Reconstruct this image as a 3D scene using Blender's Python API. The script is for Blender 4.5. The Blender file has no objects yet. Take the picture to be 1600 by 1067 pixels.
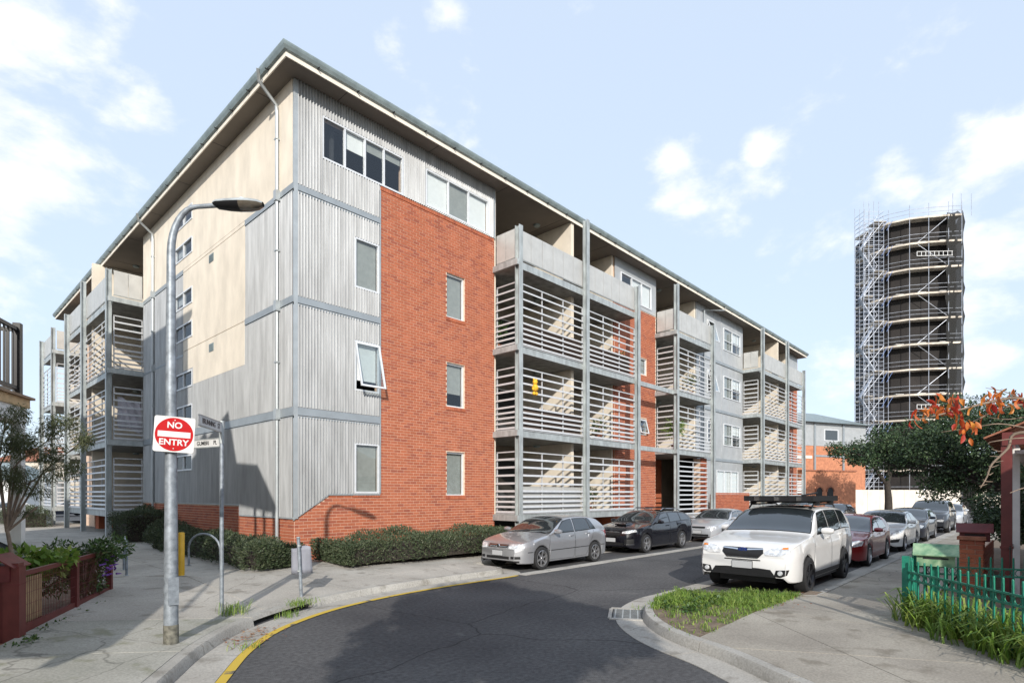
import bpy, bmesh, math, random
from mathutils import Vector, Matrix
from mathutils.bvhtree import BVHTree
rad = math.radians
random.seed(7)
sc = bpy.context.scene
COL = sc.collection

# ------------------------------------------------------------------ camera
HEAD = rad(43.0)                       # heading of the view in the XY plane; +X runs down the street, +Y along the side wing
cam_d = bpy.data.cameras.new('camera'); cam = bpy.data.objects.new('camera', cam_d); COL.objects.link(cam)
cam.location = (-7.0, -14.31, 2.05)
cam.rotation_euler = (rad(90), 0, HEAD - rad(90))
cam_d.sensor_width = 36; cam_d.lens = 20.0
cam_d.shift_y = (772 - 533.5) / 1600.0
cam_d.clip_start = 0.05; cam_d.clip_end = 3000
sc.camera = cam
sc.render.resolution_x = 1024; sc.render.resolution_y = 682

# ------------------------------------------------------------------ light and sky
SUN_EL = rad(25); SUN_AZ = math.atan2(-0.74, -0.67)          # direction towards the sun in XY
sun_d = bpy.data.lights.new('sun', 'SUN'); sun = bpy.data.objects.new('sun', sun_d); COL.objects.link(sun)
sun_d.energy = 4.3; sun_d.angle = rad(0.5); sun_d.color = (1.0, 0.94, 0.86)
sv = Vector((math.cos(SUN_AZ) * math.cos(SUN_EL), math.sin(SUN_AZ) * math.cos(SUN_EL), math.sin(SUN_EL)))
sun.rotation_euler = sv.to_track_quat('Z', 'Y').to_euler()
sun.location = sv * 60
W = bpy.data.worlds.new('World'); sc.world = W; W.use_nodes = True
nt = W.node_tree; N = nt.nodes; LK = nt.links; N.clear()
out = N.new('ShaderNodeOutputWorld'); bg = N.new('ShaderNodeBackground')
sky = N.new('ShaderNodeTexSky'); sky.sky_type = 'NISHITA'; sky.sun_disc = False
sky.sun_elevation = SUN_EL; sky.sun_rotation = math.pi / 2 - SUN_AZ
sky.air_density = 1.0; sky.dust_density = 1.2; sky.ozone_density = 1.0
bg.inputs['Strength'].default_value = 0.15
# clouds: soft cumulus drawn on the sky dome from its direction vector, plus a thin high veil everywhere
geo = N.new('ShaderNodeTexCoord')
mp = N.new('ShaderNodeMapping'); mp.inputs['Scale'].default_value = (1, 1, 1.7)
LK.new(geo.outputs['Generated'], mp.inputs['Vector'])
n1 = N.new('ShaderNodeTexNoise'); n1.inputs['Scale'].default_value = 5.2; n1.inputs['Detail'].default_value = 12; n1.inputs['Roughness'].default_value = 0.58
n1.inputs['Distortion'].default_value = 0.15
LK.new(mp.outputs[0], n1.inputs['Vector'])
def blob(px, py, r, k):
    """a cumulus centred on a direction of the sky, angular radius r"""
    f = Vector((math.cos(HEAD), math.sin(HEAD), 0)); r_ = Vector((math.sin(HEAD), -math.cos(HEAD), 0))
    d = (f + r_ * ((px - 800) / 888.9) + Vector((0, 0, (772 - py) / 888.9))).normalized()
    v = N.new('ShaderNodeVectorMath'); v.operation = 'DISTANCE'
    LK.new(geo.outputs['Generated'], v.inputs[0]); v.inputs[1].default_value = d
    m = N.new('ShaderNodeMapRange'); m.interpolation_type = 'SMOOTHSTEP'
    m.inputs['From Min'].default_value = r; m.inputs['From Max'].default_value = 0.0
    m.inputs['To Min'].default_value = 0.0; m.inputs['To Max'].default_value = k
    LK.new(v.outputs['Value'], m.inputs['Value'])
    return m.outputs[0]
acc = None
for b in ((105, 75, .17, .34), (200, 160, .17, .30), (30, 165, .15, .34), (1090, 320, .15, .46), (1150, 330, .12, .42), (1060, 255, .085, .40), (1190, 400, .09, .36), (610, 58, .06, .44), (1180, 232, .06, .36),
          (1390, 275, .07, .36), (1550, 220, .11, .40), (60, 440, .16, .2), (1300, 560, .3, .16), (1550, 520, .3, .16), (690, 20, .07, .2), (-300, 200, .4, .3), (1900, 300, .4, .3)):
    o = blob(*b)
    if acc is None: acc = o
    else:
        a = N.new('ShaderNodeMath'); a.operation = 'MAXIMUM'; LK.new(acc, a.inputs[0]); LK.new(o, a.inputs[1]); acc = a.outputs[0]
amp = N.new('ShaderNodeMath'); amp.operation = 'MULTIPLY_ADD'; amp.inputs[1].default_value = 1.75; amp.inputs[2].default_value = -.375; LK.new(n1.outputs['Fac'], amp.inputs[0])
add = N.new('ShaderNodeMath'); add.operation = 'ADD'; LK.new(amp.outputs[0], add.inputs[0]); LK.new(acc, add.inputs[1])
cr = N.new('ShaderNodeMapRange'); cr.interpolation_type = 'SMOOTHSTEP'
cr.inputs['From Min'].default_value = 0.64; cr.inputs['From Max'].default_value = 1.0
cr.inputs['To Min'].default_value = 0.0; cr.inputs['To Max'].default_value = .82
LK.new(add.outputs[0], cr.inputs['Value'])
veil = N.new('ShaderNodeMix'); veil.data_type = 'RGBA'; veil.inputs[0].default_value = 0.70
veil.inputs[7].default_value = (5.25, 6.15, 7.45, 1)
LK.new(sky.outputs[0], veil.inputs[6])
mix = N.new('ShaderNodeMix'); mix.data_type = 'RGBA'
mix.inputs[7].default_value = (7.6, 7.5, 7.5, 1)
LK.new(cr.outputs[0], mix.inputs[0]); LK.new(veil.outputs[2], mix.inputs[6])
LK.new(mix.outputs[2], bg.inputs['Color']); LK.new(bg.outputs[0], out.inputs['Surface'])
vs = sc.view_settings
vs.view_transform = 'Standard'; vs.look = 'None'; vs.gamma = 1.0; vs.exposure = 0.15; vs.use_curve_mapping = False
sc.render.engine = 'CYCLES'

# ------------------------------------------------------------------ materials
MATS = {}
def mat(name, col, rough=0.6, metal=0.0, var=0.12, scale=6.0, bump=0.0, bscale=60.0, col2=None, spec=0.5, coat=0.0, stretch=(1, 1, 1), detail=5, lo=.35, hi=.65, trans=0.0):
    """principled material whose colour wanders by noise; bump gives fine relief"""
    if name in MATS: return MATS[name]
    m = bpy.data.materials.new(name); m.use_nodes = True
    n = m.node_tree.nodes; l = m.node_tree.links; p = n['Principled BSDF']
    p.inputs['Roughness'].default_value = rough; p.inputs['Metallic'].default_value = metal
    p.inputs['Specular IOR Level'].default_value = spec; p.inputs['Coat Weight'].default_value = coat; p.inputs['Coat Roughness'].default_value = 0.04
    tc = n.new('ShaderNodeTexCoord'); mpn = n.new('ShaderNodeMapping'); mpn.inputs['Scale'].default_value = stretch
    l.new(tc.outputs['Object'], mpn.inputs['Vector'])
    if var > 0 or col2:
        nz = n.new('ShaderNodeTexNoise'); nz.inputs['Scale'].default_value = scale; nz.inputs['Detail'].default_value = detail; nz.inputs['Roughness'].default_value = .6
        l.new(mpn.outputs[0], nz.inputs['Vector'])
        mr = n.new('ShaderNodeMapRange'); mr.inputs['From Min'].default_value = lo; mr.inputs['From Max'].default_value = hi
        l.new(nz.outputs['Fac'], mr.inputs['Value'])
        mx = n.new('ShaderNodeMix'); mx.data_type = 'RGBA'
        a = tuple(c * (1 - var) for c in col); b = col2 if col2 else tuple(min(1, c * (1 + var)) for c in col)
        mx.inputs[6].default_value = (*a, 1); mx.inputs[7].default_value = (*b, 1)
        l.new(mr.outputs[0], mx.inputs[0]); l.new(mx.outputs[2], p.inputs['Base Color'])
    else: p.inputs['Base Color'].default_value = (*col, 1)
    if bump > 0:
        nb = n.new('ShaderNodeTexNoise'); nb.inputs['Scale'].default_value = bscale; nb.inputs['Detail'].default_value = 4
        l.new(mpn.outputs[0], nb.inputs['Vector'])
        bp = n.new('ShaderNodeBump'); bp.inputs['Strength'].default_value = bump; bp.inputs['Distance'].default_value = 0.01
        l.new(nb.outputs['Fac'], bp.inputs['Height']); l.new(bp.outputs[0], p.inputs['Normal'])
    MATS[name] = m
    return m
def rand_mat(name, cols, rough=.8, bump=0.0, bscale=40, trans=0.0, noise=0.0, nscale=2.0):
    """colour picked per object / per mesh island through a ramp (bricks, leaves)"""
    if name in MATS: return MATS[name]
    m = bpy.data.materials.new(name); m.use_nodes = True
    n = m.node_tree.nodes; l = m.node_tree.links; p = n['Principled BSDF']; p.inputs['Roughness'].default_value = rough
    g = n.new('ShaderNodeNewGeometry'); oi = n.new('ShaderNodeObjectInfo')
    ad = n.new('ShaderNodeMath'); ad.operation = 'ADD'; fr = n.new('ShaderNodeMath'); fr.operation = 'FRACT'
    l.new(g.outputs['Random Per Island'], ad.inputs[0]); l.new(oi.outputs['Random'], ad.inputs[1]); l.new(ad.outputs[0], fr.inputs[0])
    rp = n.new('ShaderNodeValToRGB'); e = rp.color_ramp.elements
    while len(e) < len(cols): e.new(0.5)
    for i, c in enumerate(cols): e[i].position = i / (len(cols) - 1); e[i].color = (*c, 1)
    l.new(fr.outputs[0], rp.inputs[0])
    src = rp.outputs[0]
    if noise > 0:
        tc = n.new('ShaderNodeTexCoord'); nz = n.new('ShaderNodeTexNoise'); nz.inputs['Scale'].default_value = nscale; nz.inputs['Detail'].default_value = 6
        l.new(tc.outputs['Object'], nz.inputs['Vector'])
        mx = n.new('ShaderNodeMix'); mx.data_type = 'RGBA'; mx.blend_type = 'MULTIPLY'
        mr = n.new('ShaderNodeMapRange'); mr.inputs['From Min'].default_value = .3; mr.inputs['From Max'].default_value = .7; mr.inputs['To Min'].default_value = 1 - noise; mr.inputs['To Max'].default_value = 1.0
        l.new(nz.outputs['Fac'], mr.inputs['Value']); mx.inputs[0].default_value = 1.0
        l.new(src, mx.inputs[6]); l.new(mr.outputs[0], mx.inputs[7]); src = mx.outputs[2]
    l.new(src, p.inputs['Base Color'])
    if trans > 0:
        tb = n.new('ShaderNodeBsdfTranslucent'); l.new(src, tb.inputs['Color']); ms = n.new('ShaderNodeMixShader'); ms.inputs[0].default_value = trans
        l.new(p.outputs[0], ms.inputs[1]); l.new(tb.outputs[0], ms.inputs[2]); l.new(ms.outputs[0], n['Material Output'].inputs['Surface'])
    if bump > 0:
        tc = n.new('ShaderNodeTexCoord'); nb = n.new('ShaderNodeTexNoise'); nb.inputs['Scale'].default_value = bscale
        l.new(tc.outputs['Object'], nb.inputs['Vector']); bp = n.new('ShaderNodeBump'); bp.inputs['Strength'].default_value = bump; bp.inputs['Distance'].default_value = .01
        l.new(nb.outputs['Fac'], bp.inputs['Height']); l.new(bp.outputs[0], p.inputs['Normal'])
    MATS[name] = m
    return m
def glass_mat(name, tint=(.86, .89, .89), refl=(.9, .95, 1), fac=.07, mx=.8):
    """thin pane: tinted see-through plus sky reflection that grows towards grazing angles"""
    m = bpy.data.materials.new(name); m.use_nodes = True
    n = m.node_tree.nodes; l = m.node_tree.links; n.clear()
    o = n.new('ShaderNodeOutputMaterial'); t = n.new('ShaderNodeBsdfTransparent'); t.inputs[0].default_value = (*tint, 1)
    g = n.new('ShaderNodeBsdfGlossy'); g.inputs['Roughness'].default_value = .03; g.inputs['Color'].default_value = (*refl, 1)
    lw = n.new('ShaderNodeLayerWeight'); lw.inputs['Blend'].default_value = .5
    pw = n.new('ShaderNodeMath'); pw.operation = 'POWER'; pw.inputs[1].default_value = 3.5; l.new(lw.outputs['Facing'], pw.inputs[0])
    mr = n.new('ShaderNodeMapRange'); mr.inputs['To Min'].default_value = fac; mr.inputs['To Max'].default_value = mx
    l.new(pw.outputs[0], mr.inputs['Value']); s = n.new('ShaderNodeMixShader')
    l.new(mr.outputs[0], s.inputs[0]); l.new(t.outputs[0], s.inputs[1]); l.new(g.outputs[0], s.inputs[2]); l.new(s.outputs[0], o.inputs['Surface'])
    MATS[name] = m
    return m
M = MATS
rand_mat('brick', [(.37, .105, .050), (.44, .132, .063), (.40, .116, .055), (.31, .085, .048), (.46, .142, .070), (.42, .124, .058)], .85, .25, 55, noise=.16, nscale=3)
mat('mortar', (.63, .46, .345), .9, var=.15, scale=9, bump=.2)
mat('zinc', (.365, .375, .38), .45, .3, var=.17, scale=1.2, stretch=(4, 4, .5), bump=.03, bscale=8)
mat('band', (.30, .335, .36), .5, .25, var=.07, scale=3)
mat('flash', (.42, .45, .46), .42, .4, var=.08, scale=4)
mat('cream', (.70, .63, .525), .85, var=.10, scale=1.6, bump=.12, bscale=120, stretch=(1, 1, .45))
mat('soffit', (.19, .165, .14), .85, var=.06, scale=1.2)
mat('fascia', (.78, .72, .62), .6, var=.05, scale=2)
mat('gutter', (.25, .30, .30), .45, .3, var=.18, scale=2.5)
mat('galv', (.40, .43, .43), .5, .35, var=.2, scale=5, bump=.03, stretch=(1, 1, .4))
mat('galv_blue', (.25, .28, .31), .5, .35, var=.3, scale=11, bump=.05, bscale=30, detail=7)
mat('louvre', (.50, .51, .52), .4, .15, var=.06, scale=6)
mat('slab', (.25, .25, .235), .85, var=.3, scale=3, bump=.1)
mat('metalwall', (.44, .455, .46), .45, .3, var=.08, scale=2)
mat('frame', (.68, .70, .72), .4, .2, var=.04)
mat('blind', (.80, .80, .78), .8, var=.03)
mat('blind_grey', (.30, .31, .29), .85, var=.08)
mat('dark', (.016, .017, .018), .7, var=.2)
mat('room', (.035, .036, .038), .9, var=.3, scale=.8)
mat('black', (.012, .012, .013), .35, var=.1)
mat('white', (.75, .75, .73), .5, var=.05)
glass_mat('pane'); glass_mat('pane_side', (.6, .63, .64), fac=.05, mx=.4)
mat('wood', (.28, .19, .12), .7, var=.25, scale=8, stretch=(1, 1, 6))

# ------------------------------------------------------------------ mesh helpers
def link(name, me, material=None, parent=None, loc=(0, 0, 0)):
    o = bpy.data.objects.new(name, me); COL.objects.link(o); o.location = loc
    if material is not None and me is not None and len(me.materials) == 0:
        for x in (material if isinstance(material, (list, tuple)) else [material]): me.materials.append(M[x] if isinstance(x, str) else x)
    if parent is not None: o.parent = parent
    return o
def empty(name, loc=(0, 0, 0), rz=0.0, label=None, cat=None, group=None):
    o = bpy.data.objects.new(name, None); COL.objects.link(o); o.location = loc; o.rotation_euler = (0, 0, rz); o.empty_display_size = .2
    return tag(o, label, cat, group)
def tag(o, label=None, cat=None, group=None, kind=None):
    if label: o['label'] = label
    if cat: o['category'] = cat
    if group: o['group'] = group
    if kind: o['kind'] = kind
    return o
class MB:
    """collects simple solids and links them as one mesh"""
    def __init__(s, f=None): s.v = []; s.f = []; s.mi = []; s.m = 0; s.T = f
    def add(s, vs, fs):
        b = len(s.v); s.v += [tuple(s.T(*p)) if s.T else tuple(p) for p in vs]
        for q in fs: s.f.append(tuple(b + i for i in q)); s.mi.append(s.m)
        return s
    def box(s, x0, x1, y0, y1, z0, z1):
        return s.add([(x, y, z) for x in (x0, x1) for y in (y0, y1) for z in (z0, z1)], [(0, 1, 3, 2), (4, 6, 7, 5), (0, 4, 5, 1), (2, 3, 7, 6), (0, 2, 6, 4), (1, 5, 7, 3)])
    def obox(s, c, ax, half):
        """oriented box: centre, three axes, half sizes"""
        c = Vector(c); A = [Vector(a).normalized() * h for a, h in zip(ax, half)]
        return s.add([c + A[0] * i + A[1] * j + A[2] * k for i in (-1, 1) for j in (-1, 1) for k in (-1, 1)], [(0, 1, 3, 2), (4, 6, 7, 5), (0, 4, 5, 1), (2, 3, 7, 6), (0, 2, 6, 4), (1, 5, 7, 3)])
    def bar(s, a, b, w, h=None, up=(0, 0, 1)):
        a = Vector(a); b = Vector(b); d = (b - a); L = d.length; d.normalize(); u = Vector(up)
        if abs(d.dot(u)) > .99: u = Vector((1, 0, 0))
        x = d.cross(u).normalized(); y = x.cross(d)
        return s.obox((a + b) / 2, (d, x, y), (L / 2, w / 2, (h or w) / 2))
    def tube(s, pts, r, n=8, cap=True):
        pts = [Vector(p) for p in pts]; rs = r if isinstance(r, (list, tuple)) else [r] * len(pts)
        ring = []; t0 = None
        for i, p in enumerate(pts):
            d = (pts[min(i + 1, len(pts) - 1)] - pts[max(i - 1, 0)]).normalized()
            if t0 is None: t0 = d.orthogonal().normalized()
            x = (t0 - d * t0.dot(d)); x = x.normalized() if x.length > 1e-6 else d.orthogonal().normalized(); t0 = x; y = d.cross(x)
            ring += [p + (x * math.cos(2 * math.pi * k / n) + y * math.sin(2 * math.pi * k / n)) * rs[i] for k in range(n)]
        fs = [(i * n + k, i * n + (k + 1) % n, (i + 1) * n + (k + 1) % n, (i + 1) * n + k) for i in range(len(pts) - 1) for k in range(n)]
        if cap: fs += [tuple(range(n - 1, -1, -1)), tuple(range((len(pts) - 1) * n, len(pts) * n))]
        return s.add(ring, fs)
    def prism(s, poly, z0, z1):
        n = len(poly)
        return s.add([(x, y, z0) for x, y in poly] + [(x, y, z1) for x, y in poly], [tuple(range(n - 1, -1, -1)), tuple(range(n, 2 * n))] + [(i, (i + 1) % n, n + (i + 1) % n, n + i) for i in range(n)])
    def lathe(s, prof, n=24, axis='z', c=(0, 0, 0)):
        vs = []
        for k in range(n):
            a = 2 * math.pi * k / n
            for r, h in prof:
                p = {'z': (r * math.cos(a), r * math.sin(a), h), 'y': (r * math.cos(a), h, r * math.sin(a)), 'x': (h, r * math.cos(a), r * math.sin(a))}[axis]
                vs.append((p[0] + c[0], p[1] + c[1], p[2] + c[2]))
        m = len(prof)
        return s.add(vs, [(k * m + i, k * m + i + 1, ((k + 1) % n) * m + i + 1, ((k + 1) % n) * m + i) for k in range(n) for i in range(m - 1)])
    def mesh(s, name='m', smooth=None, fix=True):
        me = bpy.data.meshes.new(name); me.from_pydata(s.v, [], s.f)
        for i, p in enumerate(me.polygons): p.material_index = s.mi[i]
        if fix or smooth:
            bm = bmesh.new(); bm.from_mesh(me)
            if fix: bmesh.ops.recalc_face_normals(bm, faces=bm.faces)
            if smooth:
                for q in bm.faces: q.smooth = True
                for e in bm.edges:
                    if len(e.link_faces) == 2 and e.calc_face_angle(0) > rad(smooth): e.smooth = False
            bm.to_mesh(me); bm.free()
        return me
    def build(s, name, material, parent=None, loc=(0, 0, 0), smooth=None, fix=True):
        if not s.v: return None
        return link(name, s.mesh(name, smooth, fix), material, parent, loc)
def interp(tab, x):
    """monotone-ish cubic through (x, y) rows"""
    if x <= tab[0][0]: return tab[0][1]
    if x >= tab[-1][0]: return tab[-1][1]
    for i in range(len(tab) - 1):
        if tab[i][0] <= x <= tab[i + 1][0]: break
    def sl(j):
        if j <= 0 or j >= len(tab) - 1: 
            j = min(max(j, 0), len(tab) - 2); return (tab[j + 1][1] - tab[j][1]) / (tab[j + 1][0] - tab[j][0])
        a = (tab[j][1] - tab[j - 1][1]) / (tab[j][0] - tab[j - 1][0]); b = (tab[j + 1][1] - tab[j][1]) / (tab[j + 1][0] - tab[j][0])
        return 0 if a * b <= 0 else 2 * a * b / (a + b)
    h = tab[i + 1][0] - tab[i][0]; t = (x - tab[i][0]) / h; m0 = sl(i) * h; m1 = sl(i + 1) * h; y0 = tab[i][1]; y1 = tab[i + 1][1]
    return (2 * t**3 - 3 * t**2 + 1) * y0 + (t**3 - 2 * t**2 + t) * m0 + (-2 * t**3 + 3 * t**2) * y1 + (t**3 - t**2) * m1
def smooth_path(pts, n=6):
    """Catmull-Rom through 2D/3D points"""
    P = [Vector(p) for p in pts]; o = []
    for i in range(len(P) - 1):
        a = P[max(i - 1, 0)]; b = P[i]; c = P[i + 1]; d = P[min(i + 2, len(P) - 1)]
        for k in range(n):
            t = k / n; o.append(.5 * ((2 * b) + (c - a) * t + (2 * a - 5 * b + 4 * c - d) * t * t + (3 * b - a - 3 * c + d) * t**3))
    o.append(P[-1]); return o
def offset_path(P, d):
    """shift a 2D path to its left by d"""
    o = []
    for i, p in enumerate(P):
        t = (P[min(i + 1, len(P) - 1)] - P[max(i - 1, 0)]); n = Vector((-t.y, t.x)).normalized(); o.append(Vector((p.x, p.y)) + n * d)
    return o
# ------------------------------------------------------------------ ground, road, kerbs, footpaths
mat('ground', (.12, .125, .08), .95, var=.3, scale=.4, bump=.3)
def asphalt():
    m = bpy.data.materials.new('asphalt'); m.use_nodes = True; n = m.node_tree.nodes; l = m.node_tree.links; p = n['Principled BSDF']
    tc = n.new('ShaderNodeTexCoord'); p.inputs['Roughness'].default_value = .88; p.inputs['Specular IOR Level'].default_value = .3
    def nz(s, d=4):
        q = n.new('ShaderNodeTexNoise'); q.inputs['Scale'].default_value = s; q.inputs['Detail'].default_value = d; l.new(tc.outputs['Object'], q.inputs['Vector']); return q
    big = nz(.35, 6); fine = nz(90, 3); mid_ = nz(16, 6); sp = n.new('ShaderNodeTexVoronoi'); sp.inputs['Scale'].default_value = 45; l.new(tc.outputs['Object'], sp.inputs['Vector'])
    r1 = n.new('ShaderNodeValToRGB'); r1.color_ramp.elements[0].position = .3; r1.color_ramp.elements[0].color = (.050, .050, .053, 1); r1.color_ramp.elements[1].position = .72; r1.color_ramp.elements[1].color = (.105, .104, .104, 1)
    l.new(big.outputs['Fac'], r1.inputs[0])
    r2 = n.new('ShaderNodeMapRange'); r2.inputs['From Min'].default_value = .36; r2.inputs['From Max'].default_value = .66; r2.inputs['To Min'].default_value = .6; r2.inputs['To Max'].default_value = 1.55
    av = n.new('ShaderNodeMath'); av.operation = 'MULTIPLY_ADD'; av.inputs[1].default_value = .5; l.new(fine.outputs['Fac'], av.inputs[0]); hv = n.new('ShaderNodeMath'); hv.operation = 'MULTIPLY'; hv.inputs[1].default_value = .5; l.new(mid_.outputs['Fac'], hv.inputs[0]); l.new(hv.outputs[0], av.inputs[2]); l.new(av.outputs[0], r2.inputs['Value'])
    mu = n.new('ShaderNodeMix'); mu.data_type = 'RGBA'; mu.blend_type = 'MULTIPLY'; mu.inputs[0].default_value = 1; l.new(r1.outputs[0], mu.inputs[6]); l.new(r2.outputs[0], mu.inputs[7])
    # pale stones showing in the worn binder and a few chalky scuffs
    r3 = n.new('ShaderNodeMapRange'); r3.inputs['From Min'].default_value = .10; r3.inputs['From Max'].default_value = .04; l.new(sp.outputs['Distance'], r3.inputs['Value'])
    mx = n.new('ShaderNodeMix'); mx.data_type = 'RGBA'; mx.inputs[7].default_value = (.24, .23, .22, 1); l.new(r3.outputs[0], mx.inputs[0]); l.new(mu.outputs[2], mx.inputs[6])
    sc2 = nz(1.3, 8); r4 = n.new('ShaderNodeMapRange'); r4.inputs['From Min'].default_value = .66; r4.inputs['From Max'].default_value = .76; r4.inputs['To Max'].default_value = .5; l.new(sc2.outputs['Fac'], r4.inputs['Value'])
    m2 = n.new('ShaderNodeMix'); m2.data_type = 'RGBA'; m2.inputs[7].default_value = (.23, .22, .20, 1); l.new(r4.outputs[0], m2.inputs[0]); l.new(mx.outputs[2], m2.inputs[6])
    # hairline cracks wandering through the seal
    cv = n.new('ShaderNodeTexVoronoi'); cv.feature = 'DISTANCE_TO_EDGE'; cv.inputs['Scale'].default_value = .28; wz = nz(.9, 6); wm = n.new('ShaderNodeMix'); wm.data_type = 'RGBA'; wm.inputs[0].default_value = .35
    l.new(tc.outputs['Object'], wm.inputs[6]); l.new(wz.outputs['Color'], wm.inputs[7]); l.new(wm.outputs[2], cv.inputs['Vector'])
    cm = n.new('ShaderNodeMapRange'); cm.inputs['From Min'].default_value = .0035; cm.inputs['From Max'].default_value = .001; cm.inputs['To Max'].default_value = .75; l.new(cv.outputs['Distance'], cm.inputs['Value'])
    m4 = n.new('ShaderNodeMix'); m4.data_type = 'RGBA'; m4.inputs[7].default_value = (.02, .02, .02, 1); l.new(cm.outputs[0], m4.inputs[0]); l.new(m2.outputs[2], m4.inputs[6])
    l.new(m4.outputs[2], p.inputs['Base Color'])
    bp = n.new('ShaderNodeBump'); bp.inputs['Strength'].default_value = .5; bp.inputs['Distance'].default_value = .008; l.new(fine.outputs['Fac'], bp.inputs['Height']); l.new(bp.outputs[0], p.inputs['Normal'])
    MATS['asphalt'] = m
asphalt()
def concrete(name, a, b, moss=None):
    m = bpy.data.materials.new(name); m.use_nodes = True; n = m.node_tree.nodes; l = m.node_tree.links; p = n['Principled BSDF']
    tc = n.new('ShaderNodeTexCoord'); geo_ = n.new('ShaderNodeNewGeometry'); p.inputs['Roughness'].default_value = .9
    def nz(s, d=5, st=None):
        q = n.new('ShaderNodeTexNoise'); q.inputs['Scale'].default_value = s; q.inputs['Detail'].default_value = d; l.new(geo_.outputs['Position'], q.inputs['Vector']); return q
    big = nz(.8, 8); fine = nz(38, 5); st = nz(2.6, 9)
    r = n.new('ShaderNodeValToRGB'); r.color_ramp.elements[0].position = .32; r.color_ramp.elements[0].color = (*a, 1); r.color_ramp.elements[1].position = .68; r.color_ramp.elements[1].color = (*b, 1); l.new(big.outputs['Fac'], r.inputs[0])
    f2 = n.new('ShaderNodeMapRange'); f2.inputs['From Min'].default_value = .3; f2.inputs['From Max'].default_value = .7; f2.inputs['To Min'].default_value = .78; f2.inputs['To Max'].default_value = 1.15; l.new(fine.outputs['Fac'], f2.inputs['Value'])
    mu = n.new('ShaderNodeMix'); mu.data_type = 'RGBA'; mu.blend_type = 'MULTIPLY'; mu.inputs[0].default_value = 1; l.new(r.outputs[0], mu.inputs[6]); l.new(f2.outputs[0], mu.inputs[7])
    s2 = n.new('ShaderNodeMapRange'); s2.inputs['From Min'].default_value = .56; s2.inputs['From Max'].default_value = .68; s2.inputs['To Max'].default_value = .55; l.new(st.outputs['Fac'], s2.inputs['Value'])
    mx = n.new('ShaderNodeMix'); mx.data_type = 'RGBA'; mx.inputs[7].default_value = (*(moss or (.13, .115, .09)), 1); l.new(s2.outputs[0], mx.inputs[0]); l.new(mu.outputs[2], mx.inputs[6])
    # thin wandering dark streaks
    wv = n.new('ShaderNodeTexVoronoi'); wv.feature = 'DISTANCE_TO_EDGE'; wv.inputs['Scale'].default_value = .35
    wz = nz(1.5, 4); wa = n.new('ShaderNodeMix'); wa.data_type = 'RGBA'; wa.inputs[0].default_value = .25; l.new(geo_.outputs['Position'], wa.inputs[6]); l.new(wz.outputs['Color'], wa.inputs[7]); l.new(wa.outputs[2], wv.inputs['Vector'])
    c2 = n.new('ShaderNodeMapRange'); c2.inputs['From Min'].default_value = .003; c2.inputs['From Max'].default_value = .0; c2.inputs['To Max'].default_value = .6; l.new(wv.outputs['Distance'], c2.inputs['Value'])
    m3 = n.new('ShaderNodeMix'); m3.data_type = 'RGBA'; m3.inputs[7].default_value = (.07, .065, .055, 1); l.new(c2.outputs[0], m3.inputs[0]); l.new(mx.outputs[2], m3.inputs[6])
    l.new(m3.outputs[2], p.inputs['Base Color'])
    bp = n.new('ShaderNodeBump'); bp.inputs['Strength'].default_value = .3; bp.inputs['Distance'].default_value = .01; l.new(fine.outputs['Fac'], bp.inputs['Height']); l.new(bp.outputs[0], p.inputs['Normal'])
    MATS[name] = m
concrete('footpath', (.32, .30, .265), (.44, .415, .37))
concrete('footpath_mossy', (.28, .275, .235), (.42, .405, .36), (.13, .135, .06))
concrete('footpath_stained', (.24, .215, .18), (.37, .34, .285), (.12, .10, .07))
concrete('kerb', (.30, .285, .255), (.40, .385, .35))
concrete('gutter_concrete', (.33, .31, .275), (.42, .40, .36))
mat('joint', (.05, .048, .04), .95, var=.3)
mat('soil', (.16, .12, .085), .95, var=.3, scale=8, bump=.5, bscale=25)
mat('yellow_paint', (.60, .42, .05), .75, var=.1, scale=3, col2=(.12, .105, .08), lo=.60, hi=.66, detail=9, bump=.2)

g = MB(); g.add([(-900, -900, -.06), (900, -900, -.06), (900, 900, -.06), (-900, 900, -.06)], [(0, 1, 2, 3)]); tag(g.build('ground', 'ground'), kind='structure')
r = MB(); r.add([(-60, -45, 0), (100, -45, 0), (100, 75, 0), (-60, 75, 0)], [(0, 1, 2, 3)]); road = tag(r.build('road', 'asphalt'), kind='structure')

K1 = smooth_path([(-10.2, -15.6), (-8.2, -12.4), (-6.6, -9.9), (-5.03, -7.42), (-4.25, -6.3), (-3.35, -5.4), (-2.1, -4.68), (-.7, -4.28), (.9, -4.12), (2.4, -4.12), (3.3, -4.14), (3.68, -4.02), (3.8, -3.65), (3.8, -2.9), (3.95, -2.66), (4.6, -2.62), (12, -2.62), (30, -2.62), (62, -2.62)], 6)
K2 = smooth_path([(-5.2, -20.5), (-3.1, -16.6), (-1.75, -14.1), (-.8, -12.55), (-.12, -11.5), (.22, -10.75), (.58, -10.2), (1.1, -9.68), (1.75, -9.28), (2.5, -9.04), (3.25, -8.96), (3.75, -9.12), (4.15, -9.65), (4.6, -10.5), (4.88, -10.98), (5.3, -11.06), (8, -11.06), (30, -11.06), (62, -11.06)], 6)
def dist_path(P, x, y):
    b = 1e9; q = Vector((x, y))
    for i in range(len(P) - 1):
        a = P[i]; c = P[i + 1]; d = c - a; t = max(0, min(1, (q - a).dot(d) / max(d.length_squared, 1e-9))); b = min(b, (a + d * t - q).length)
    return b
def zf1(x, y): return .13 + .2 * min(1, max(0, (dist_path(K1, x, y) - .1) / 3.6))
def zf2(x, y): return .13 + .04 * min(1, max(0, dist_path(K2, x, y) / 2.0))
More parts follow.
